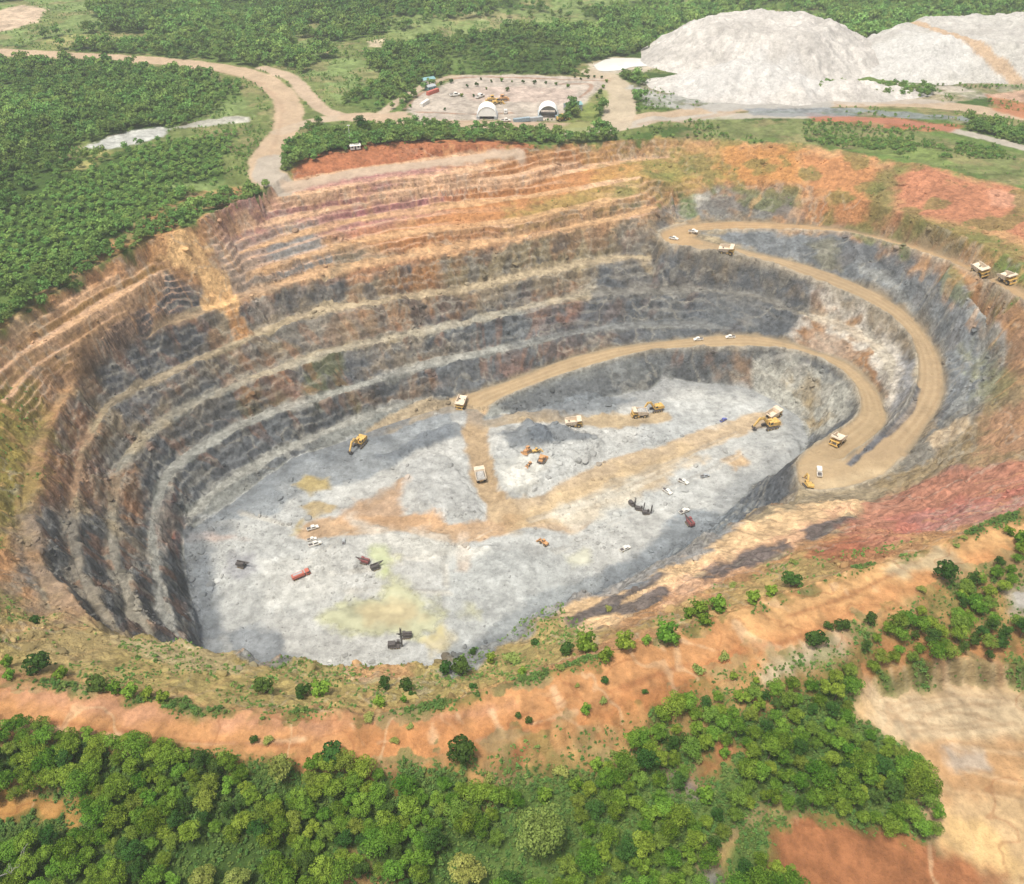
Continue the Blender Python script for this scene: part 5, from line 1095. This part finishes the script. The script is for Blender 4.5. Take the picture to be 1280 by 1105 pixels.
put_truck(1046, 554, 1020, 575, 'yellow fronted haul truck rolling down towards the hairpin pad at the right')
put_truck(908, 316, 950, 325, 'cream haul truck on the second flight just below the top hairpin')
put_truck(1224, 341, 1262, 356, 'cream haul truck, the rear of the pair climbing out on the top ramp')
put_truck(1259, 352, 1290, 366, 'dark sided haul truck leading the pair at the right edge of the top ramp')
put_truck(799, 520, 770, 522, 'haul truck waiting under the yellow excavator in the middle of the floor', 'grey rock in the bed of the truck beside the middle excavator')
put_truck(967, 521, 985, 512, 'haul truck behind the big yellow excavator at the east end of the floor')
def put(o, args, label, cat, group=None, scale=1., sink=.05): stand(o, *args, sink=sink, scale=scale); tag(o, label, cat, group); return o
put(make_excavator(YEL, .2), (820, 513, 800, 517), 'yellow excavator loading a truck in the middle of the pit floor', 'excavator', None, 1.1)
put(make_excavator(YEL, .6), (962, 534, 935, 540), 'big yellow excavator digging at the east end of the floor by the pale rubble', 'excavator', None, 1.35)
put(make_excavator(YEL, .8), (450, 556, 425, 585), 'yellow excavator with its long boom out beside the north wall', 'excavator', None, 1.25)
put(make_excavator(YEL, 0), (1009, 609, 1000, 590), 'small yellow excavator at the outer edge of the hairpin pad', 'excavator', None, .85)
put(make_dozer(ORG), (659, 572, 650, 580), 'orange bulldozer left of the grey rubble heap', 'bulldozer', 'orange machines parked by the rubble heap')
put(make_loader(YEL), (671, 570, 690, 565), 'yellow wheel loader between the two orange bulldozers', 'wheel loader', 'orange machines parked by the rubble heap', .8)
put(make_dozer(ORG), (677, 582, 686, 568), 'orange bulldozer at the front right of the parked group', 'bulldozer', 'orange machines parked by the rubble heap', 1.1)
put(make_loader(ORG), (661, 587, 652, 596), 'small orange loader nearest the track in the parked group', 'wheel loader', 'orange machines parked by the rubble heap', .6)
put(make_loader(ORG), (679, 682, 665, 672), 'small orange brown wheel loader alone near the south side of the floor', 'wheel loader', None, .85)
put(make_rig(DARK, 12.5, .02), (494, 808, 530, 806), 'dark drill rig with a tall mast by the muddy pool near the south wall', 'drill rig')
put(make_crawler(DARK), (508, 796, 480, 798), 'dark crawler drill parked beside the tall drill rig by the muddy pool', 'crawler drill')
for px, py, t, h, lab in [(790, 631, (800, 640), 10, 'dark drill rig with the straightest mast, left of the three in a row'), (799, 637, (815, 640), 8, 'dark drill rig in the middle of the row of three'), (808, 642, (830, 640), 8, 'dark drill rig at the right end of the row of three')]:
    put(make_rig(DARK, h, .06), (px, py, *t), lab, 'drill rig', 'row of drill rigs on the pale floor', .72)
put(make_crawler(MAROON), (862, 655, 850, 640), 'maroon drill with raised boom near the dark south east wall', 'crawler drill', None, 1.15)
put(make_tanker(RED), (377, 721, 400, 713), 'long red service truck on the west part of the floor', 'service truck')
put(make_crawler(MAROON), (456, 706, 440, 702), 'dark maroon crawler drill left of the green pool inlet', 'crawler drill')
put(make_crawler(DARK), (470, 713, 488, 706), 'blackish crawler drill next to the green pool inlet', 'crawler drill')
put(make_crawler(DARK), (303, 710, 330, 716), 'dark crawler drill at the far west end of the floor', 'crawler drill')
pick = make_pickup(); pf = [True]
def put_pick(px, py, tx, ty, label, scale=1.15):
    o = pick if pf[0] else copy_tree(pick); pf[0] = False
    put(o, (px, py, tx, ty), label, 'pickup truck', 'white pickups around the pit', scale)
put_pick(391, 661, 410, 655, 'white pickup on the tan patch at the west end of the floor track')
put_pick(394, 682, 410, 676, 'white pickup closest to the red service truck', 1.25)
put_pick(390, 675, 405, 672, 'white pickup parked between two others at the west end of the track', .9)
put_pick(842, 299, 860, 303, 'white pickup on the top hairpin bend')
put_pick(866, 293, 885, 296, 'pale pickup at the inside tip of the top hairpin')
put_pick(873, 425, 840, 428, 'white pickup on the third flight, ahead of the other on its long straight')
put_pick(913, 422, 880, 424, 'white pickup following another down the third flight')
put_pick(1024, 591, 1020, 560, 'white pickup on the hairpin pad beside the yellow excavator', 1.3)
put_pick(854, 603, 870, 610, 'white pickup on the pale east floor, upper of two close together')
put_pick(834, 615, 846, 623, 'white pickup on the pale east floor right of the three drill rigs')
put_pick(855, 640, 875, 632, 'white pickup just above the maroon drill')
put_pick(781, 687, 795, 680, 'white pickup alone on the bluish rubble of the south floor')
put(make_pickup(BLUE), (904, 526, 915, 520), 'small blue pickup on the grey north east floor', 'pickup truck', None, .95)
put(make_pickup(GREY), (881, 596, 900, 592), 'grey pickup right of the two white pickups on the east floor', 'pickup truck')
put(make_pickup(GREY), (430, 680, 430, 670), 'dark grey pickup above the maroon crawler drill', 'pickup truck', None, .9)

# --- heaps of waste rock beyond the pit
def heap(name, lumps, x0, x1, y0, y1, step, label, seed, tint, road=None):
    xs, ys = np.arange(x0, x1+.1, step), np.arange(y0, y1+.1, step); XX, YY = np.meshgrid(xs, ys); H = np.full(XX.shape, -3.0)
    wx = XX+7*fbm(XX, YY, 45, 3, seed); wy = YY+7*fbm(XX, YY, 45, 3, seed+1)
    for cx, cy_, rx, ry, h, flat_, rot in lumps:
        c_, s_ = math.cos(rot), math.sin(rot); u = ((wx-cx)*c_+(wy-cy_)*s_)/rx; v = (-(wx-cx)*s_+(wy-cy_)*c_)/ry; d = np.sqrt(u*u+v*v)
        k_ = -2+(h+2)*(1-sstep(flat_, 1.0, d)*.35-np.clip((d-flat_)/(1-flat_), 0, 1.6)*.65); H = np.maximum(H, np.maximum(k_, -3))
    gul_ = np.abs(fbm(XX, YY, 16, 4, seed+2)); on = sstep(0, 6, H); H = H+on*(2.6*(gul_-.4)+1.1*fbm(XX, YY, 7, 4, seed+3)+.9*fbm(XX, YY, 30, 3, seed+4))
    n_, m_ = XX.shape; V = np.stack([XX.ravel(), YY.ravel(), (H+PLAIN).ravel()], 1); ix = np.arange(n_*m_).reshape(n_, m_); F = np.stack([ix[:-1, :-1].ravel(), ix[:-1, 1:].ravel(), ix[1:, 1:].ravel(), ix[1:, :-1].ravel()], 1)
    F = F[(H.ravel()[F] > -2.9).any(1)]
    col = C(*tint)[None, :]*(1+.10*fbm(XX, YY, 20, 4, seed+5)+.12*fbm(XX, YY, 5, 3, seed+6)).ravel()[:, None]*np.ones((n_*m_, 3))
    gg = sstep(.1, .6, fbm(XX, YY+2*H, 38, 4, seed+7)).ravel()[:, None]*.55; col = col*(1-gg)+C(196, 190, 182)*gg
    aa = np.arctan2(XX-lumps[0][0], YY-lumps[0][1]); stv = sstep(.05, .5, fbm(aa*60, np.hypot(XX-lumps[0][0], YY-lumps[0][1])*.12, 4, 4, seed+11)).ravel()[:, None]*.5; col = col*(1-stv)+C(198, 192, 186)*stv
    c0, c1_ = lumps[1][:2]; wl = (1-sstep(.5, 1.0, np.hypot((XX-c0)/lumps[1][2], (YY-c1_)/lumps[1][3])+.25*fbm(XX, YY, 15, 3, seed+12))).ravel()[:, None]*.6; col = col*(1-wl)+C(234, 232, 228)*wl
    if road is not None:
        q = spline(road, 5); d = ldist(XX.ravel(), YY.ravel(), q); k_ = (1-sstep(4, 6, d+1.2*fbm(XX, YY, 9, 3, seed+8).ravel()))[:, None]; col = col*(1-k_)+C(214, 186, 156)*k_
    me = quad_mesh(name, V, F, GM[2]); me.polygons.foreach_set('use_smooth', np.ones(len(F), bool)); a = me.color_attributes.new('soil', 'FLOAT_COLOR', 'POINT'); rgba = np.ones((len(V), 4), np.float32); rgba[:, :3] = np.clip(col, .02, .8); a.data.foreach_set('color', rgba.ravel())
    o = D.objects.new(name, me); COL.objects.link(o); tag(o, label, 'rock heap'); return o
heap('waste_rock_heap', [(216, 804, 116, 80, 28, .5, 0), (180, 716, 82, 44, 19, .12, -.12), (250, 706, 92, 28, 9, .1, -.12)], 60, 370, 660, 895, 1.1, 'tall rounded heap of pale grey white waste rock beyond the pit', 201, (226,220,212))
heap('waste_rock_heap', [(465, 800, 198, 80, 23, .7, .03), (330, 760, 60, 40, 12, .2, 0)], 250, 700, 690, 900, 1.8, 'long flat topped heap of pale waste rock with a tan track up its side', 231, (216,212,204),
     [(345, 835), (352, 800), (365, 770), (385, 740), (405, 715), (420, 695)])

# --- the equipment yard
def shelter(px, py, tx, ty, label, closed):
    r = thing('fabric_shelter'); R_, L_, zb = 6.9, 6.0, 2.2; b = MB(); n = 16; ring = [(R_*math.cos(math.pi*k/n), R_*.98*math.sin(math.pi*k/n)+zb) for k in range(n+1)]
    for k in range(n):
        (y0, z0), (y1, z1) = ring[k], ring[k+1]; q0, q1 = (y0*.97, (z0-zb)*.97+zb), (y1*.97, (z1-zb)*.97+zb)
        b.quad((L_, y0, z0), (L_, y1, z1), (-L_, y1, z1), (-L_, y0, z0)); b.quad((L_, *q0), (-L_, *q0), (-L_, *q1), (L_, *q1)); b.quad((L_, y0, z0), (L_, *q0), (L_, *q1), (L_, y1, z1)); b.quad((-L_, y0, z0), (-L_, y1, z1), (-L_, *q1), (-L_, *q0))
    b.build('arched_roof', FAB, r)
    for s in (-1, 1): MB().box(-6.1, 6.1, s*6.3-1.1, s*6.3+1.1, 0, 2.2).build('container', BLGR if not closed else GREY, r, .05)
    e = MB()
    for x in ((-L_+.3,) if not closed else (L_-.3, -L_+.3)):
        e.quad(*[(x, y*.96, (z-zb)*.96+zb) for y, z in ring])
    e.build('end_wall', FAB, r)
    x, y = hit(px, py); x2, y2 = hit(tx, ty); r.location = (x, y, gz(x, y)); r.rotation_euler = (0, 0, math.atan2(y2-y, x2-x)); tag(r, label, 'shelter'); return r
shelter(609, 146, 606, 190, 'white domed fabric shelter with a closed front on grey containers', True)
shelter(685, 145, 686, 190, 'white arched fabric shelter with an open dark front at the yard gate', False)
def cabin(px, py, tx, ty, L_, w, h, wall, roof, label, name='site_cabin', cat='cabin'):
    r = thing(name); MB().box(-L_/2, L_/2, -w/2, w/2, 0, h).build('wall', wall, r); MB().prism([(-w/2-.4, h), (w/2+.4, h), (0, h+w*.22)], -L_/2-.4, L_/2+.4).build('roof', roof, r).rotation_euler = (0, 0, math.pi/2)
    MB().box(-.5, .5, -w/2-.06, -w/2, 0, 2.1).build('door', DARK, r); g = MB()
    for k in (-1, 1): MB().box(k*L_*.3-.6, k*L_*.3+.6, -w/2-.07, -w/2, 1.1, 2.1).build('window', GLASS, r)
    x, y = hit(px, py); x2, y2 = hit(tx, ty); r.location = (x, y, gz(x, y)); r.rotation_euler = (0, 0, math.atan2(y2-y, x2-x)); tag(r, label, cat); return r
cabin(716, 138, 740, 134, 12, 7, 4.5, GREY, TEAL, 'grey cabin with a teal roof right of the open shelter')
cabin(535, 104, 560, 100, 10, 6, 3.6, WHT, TEAL, 'white cabin with a teal roof at the back left of the yard')
cabin(538, 112, 556, 108, 7, 5, 3.0, TEAL, GREY, 'teal walled cabin just in front of the white one')
cabin(444, 186, 462, 184, 6.5, 4, 2.4, WHT, WHT, 'low white hut among the trees above the red cut')
def container(px, py, tx, ty, m, label):
    r = MB(); r.box(-6.1, 6.1, -1.2, 1.2, 0, 2.6)
    for k in range(20): x = -5.9+k*.6; r.box(x, x+.25, -1.27, -1.2, .15, 2.45); r.box(x, x+.25, 1.2, 1.27, .15, 2.45)
    e = thing('shipping_container'); r.build('box', m, e); MB().box(6.1, 6.16, -1.15, -.05, .1, 2.5).box(6.1, 6.16, .05, 1.15, .1, 2.5).build('door', m, e)
    x, y = hit(px, py); x2, y2 = hit(tx, ty); e.location = (x, y, gz(x, y)); e.rotation_euler = (0, 0, math.atan2(y2-y, x2-x)); tag(e, label, 'container')
container(652, 152, 670, 151.5, BLGR, 'blue grey container, left of the pair between the shelters'); container(668, 151, 690, 150.5, GREY, 'grey container, right of the pair between the shelters')
container(541, 117, 560, 110, RED, 'red container on the left border of the yard'); container(531, 131, 545, 122, WHT, 'white container at the left corner of the yard')
for px, py, t, lab, sc in [(569, 120, (590, 118), 'white flatbed style pickup at the left of the yard', 1.6), (600, 122, (615, 116), 'white pickup in the middle of the yard left of the yellow machines', 1.7), (632, 141, (632, 130), 'white pickup between the two shelters', 1.4), (632, 152, (645, 152), 'pickup parked in front of the gap between the shelters', 1.3)]:
    o = copy_tree(pick); put(o, (px, py, *t), lab, 'pickup truck', 'vehicles in the equipment yard', sc)
put(make_dozer(YEL), (614, 127, 600, 128), 'yellow bulldozer at the left of the cluster in the yard', 'bulldozer', 'yellow machines in the yard', 1.2)
put(make_loader(YEL), (622, 130, 640, 128), 'yellow wheel loader in front of the cluster in the yard', 'wheel loader', 'yellow machines in the yard', 1.2)
put(make_dozer(ORG), (629, 126, 645, 124), 'orange bulldozer at the right of the cluster in the yard', 'bulldozer', 'yellow machines in the yard', 1.2)
put(make_loader(YEL), (703, 150, 715, 148), 'bright yellow wheel loader beside the open shelter', 'wheel loader', None, 1.3)
for px, py in [(601, 100), (614, 103), (627, 102), (640, 103), (654, 104), (668, 105), (682, 105), (695, 107), (710, 109), (608, 112), (634, 114), (577, 121), (592, 121), (584, 109), (564, 104), (551, 106), (519, 117), (513, 134), (556, 138), (596, 108), (726, 100), (735, 98), (743, 97), (752, 98), (758, 103), (754, 110), (750, 117), (746, 122), (718, 97)]:
    x, y = hit(px, py); plant('shrub', BU[random.choice((0, 1))], x, y, random.uniform(.55, 1.05), 'small round shrub planted in or along the border of the equipment yard', 'shrub', 'shrubs of the equipment yard')
for px, py, s in [(452, 166, 1.15), (459, 170, .9)]:
    x, y = hit(px, py); plant('forest_tree', TK[5], x, y, s*1.2, 'taller dark tree rising from the hedge behind the white hut' if s > 1 else 'smaller dark tree beside the tall one behind the white hut', 'tree')
e = thing('light_pole'); MB().cyl((0, 0, -.3), (0, 0, 14), .22, 8, .12).build('pole', WHT, e); MB().box(-.9, .9, -.3, .3, 13.8, 14.2).build('lamp_head', WHT, e); x, y = hit(438.5, 184); e.location = (x, y, gz(x, y)); tag(e, 'tall white pole beside the low white hut above the red cut', 'pole')
pond = hits([(742,82),(760,74),(790,73),(820,76),(815,82),(790,84),(775,88),(750,89)]); zp = max(gz(*p) for p in pond)+.15
pm = MB().quad(*[(p[0], p[1], zp) for p in spline(np.vstack([pond, pond[:1]]), 4)[:-1]]).build('pond_water', mat('milky_water', (.62, .62, .58), .15, spec=.5, noise=.05, scale=.05)); pm['kind'] = 'structure'; pm['label'] = 'pale milky settling pond behind the yard'

# --- loose boulders: blast rubble on the floor, scree below the faces, stones on the berm
RS = D.collections.new('rock_kinds')
for i in range(4):
    r_ = np.random.default_rng(300+i); import bmesh
    bm = bmesh.new(); bmesh.ops.create_icosphere(bm, subdivisions=2, radius=1)
    nv = [r_.normal(size=3) for _ in range(7)]
    for v in bm.verts:
        for n_ in nv:
            n_ = n_/np.linalg.norm(n_); d = v.co.dot(Vector(n_)); lim = .62
            if d > lim: v.co -= Vector(n_)*(d-lim)
        v.co = Vector((v.co.x*1.15, v.co.y*.9, v.co.z*.7))+Vector(r_.normal(scale=.03, size=3))
    me = D.meshes.new('boulder'); bm.to_mesh(me); bm.free(); RS.objects.link(D.objects.new('boulder_%s' % 'abcd'[i], me))
rockm = D.materials.new('boulder_rock'); rockm.use_nodes = True; rn = rockm.node_tree; ra = rn.nodes.new('ShaderNodeAttribute'); ra.attribute_type = 'INSTANCER'; ra.attribute_name = 'soil'; rb = rn.nodes['Principled BSDF']; rb.inputs['Roughness'].default_value = .95; rb.inputs['Specular IOR Level'].default_value = .15
rn.links.new(ra.outputs['Color'], rb.inputs['Base Color'])
for o in RS.objects: o.data.materials.append(rockm)
bx_, by_, bs_, bi_ = [], [], [], []
cand = np.nonzero(((KIND == 2) | (KIND == 1)) & (Y < 640) & (WET < .2))[0]
dens = np.where(KIND[cand] == 2, .08+.92*sstep(.15, .6, fbm(X[cand], Y[cand], 36, 3, 95)), .55*sstep(.1, .5, fbm(X[cand], Y[cand], 24, 3, 96)))
tan_ = sstep(.06, .16, (A[cand, 0]-A[cand, 2])); dens = dens*np.where(KIND[cand] == 2, 1-.95*tan_, 1)
for i in rng.choice(cand, 15000, p=dens/dens.sum(), replace=False): bx_.append(X[i]); by_.append(Y[i]); bi_.append(i); bs_.append(min(2.2, .24*random.paretovariate(2.3)))
bz_ = Z[np.array(bi_)]; me = D.meshes.new('rubble'); me.vertices.add(len(bx_)); me.vertices.foreach_set('co', np.stack([bx_, by_, bz_], 1).astype(np.float32).ravel())
for nm, typ, val in (('size', 'FLOAT', bs_), ('spin', 'FLOAT', rng.uniform(0, 6.28, len(bx_)))):
    a = me.attributes.new(nm, typ, 'POINT'); a.data.foreach_set('value', np.asarray(val, np.float32))
a = me.attributes.new('kind', 'INT', 'POINT'); a.data.foreach_set('value', rng.integers(0, 4, len(bx_)).astype(np.int32))
a = me.attributes.new('soil', 'FLOAT_COLOR', 'POINT'); rgba = np.ones((len(bx_), 4), np.float32); rgba[:, :3] = np.clip(A[np.array(bi_)]*rng.uniform(.6, 1.15, len(bx_))[:, None], .02, .7); a.data.foreach_set('color', rgba.ravel())
rub = D.objects.new('rubble', me); COL.objects.link(rub); rub['kind'] = 'stuff'; rub['label'] = 'loose broken rock scattered over the pit floor and benches'
ng2 = ng.copy(); ng2.name = 'scatter_rocks'; [n for n in ng2.nodes if n.bl_idname == 'GeometryNodeCollectionInfo'][0].inputs['Collection'].default_value = RS
rub.modifiers.new('rocks', 'NODES').node_group = ng2
print('done', round(time.time()-T0, 1))
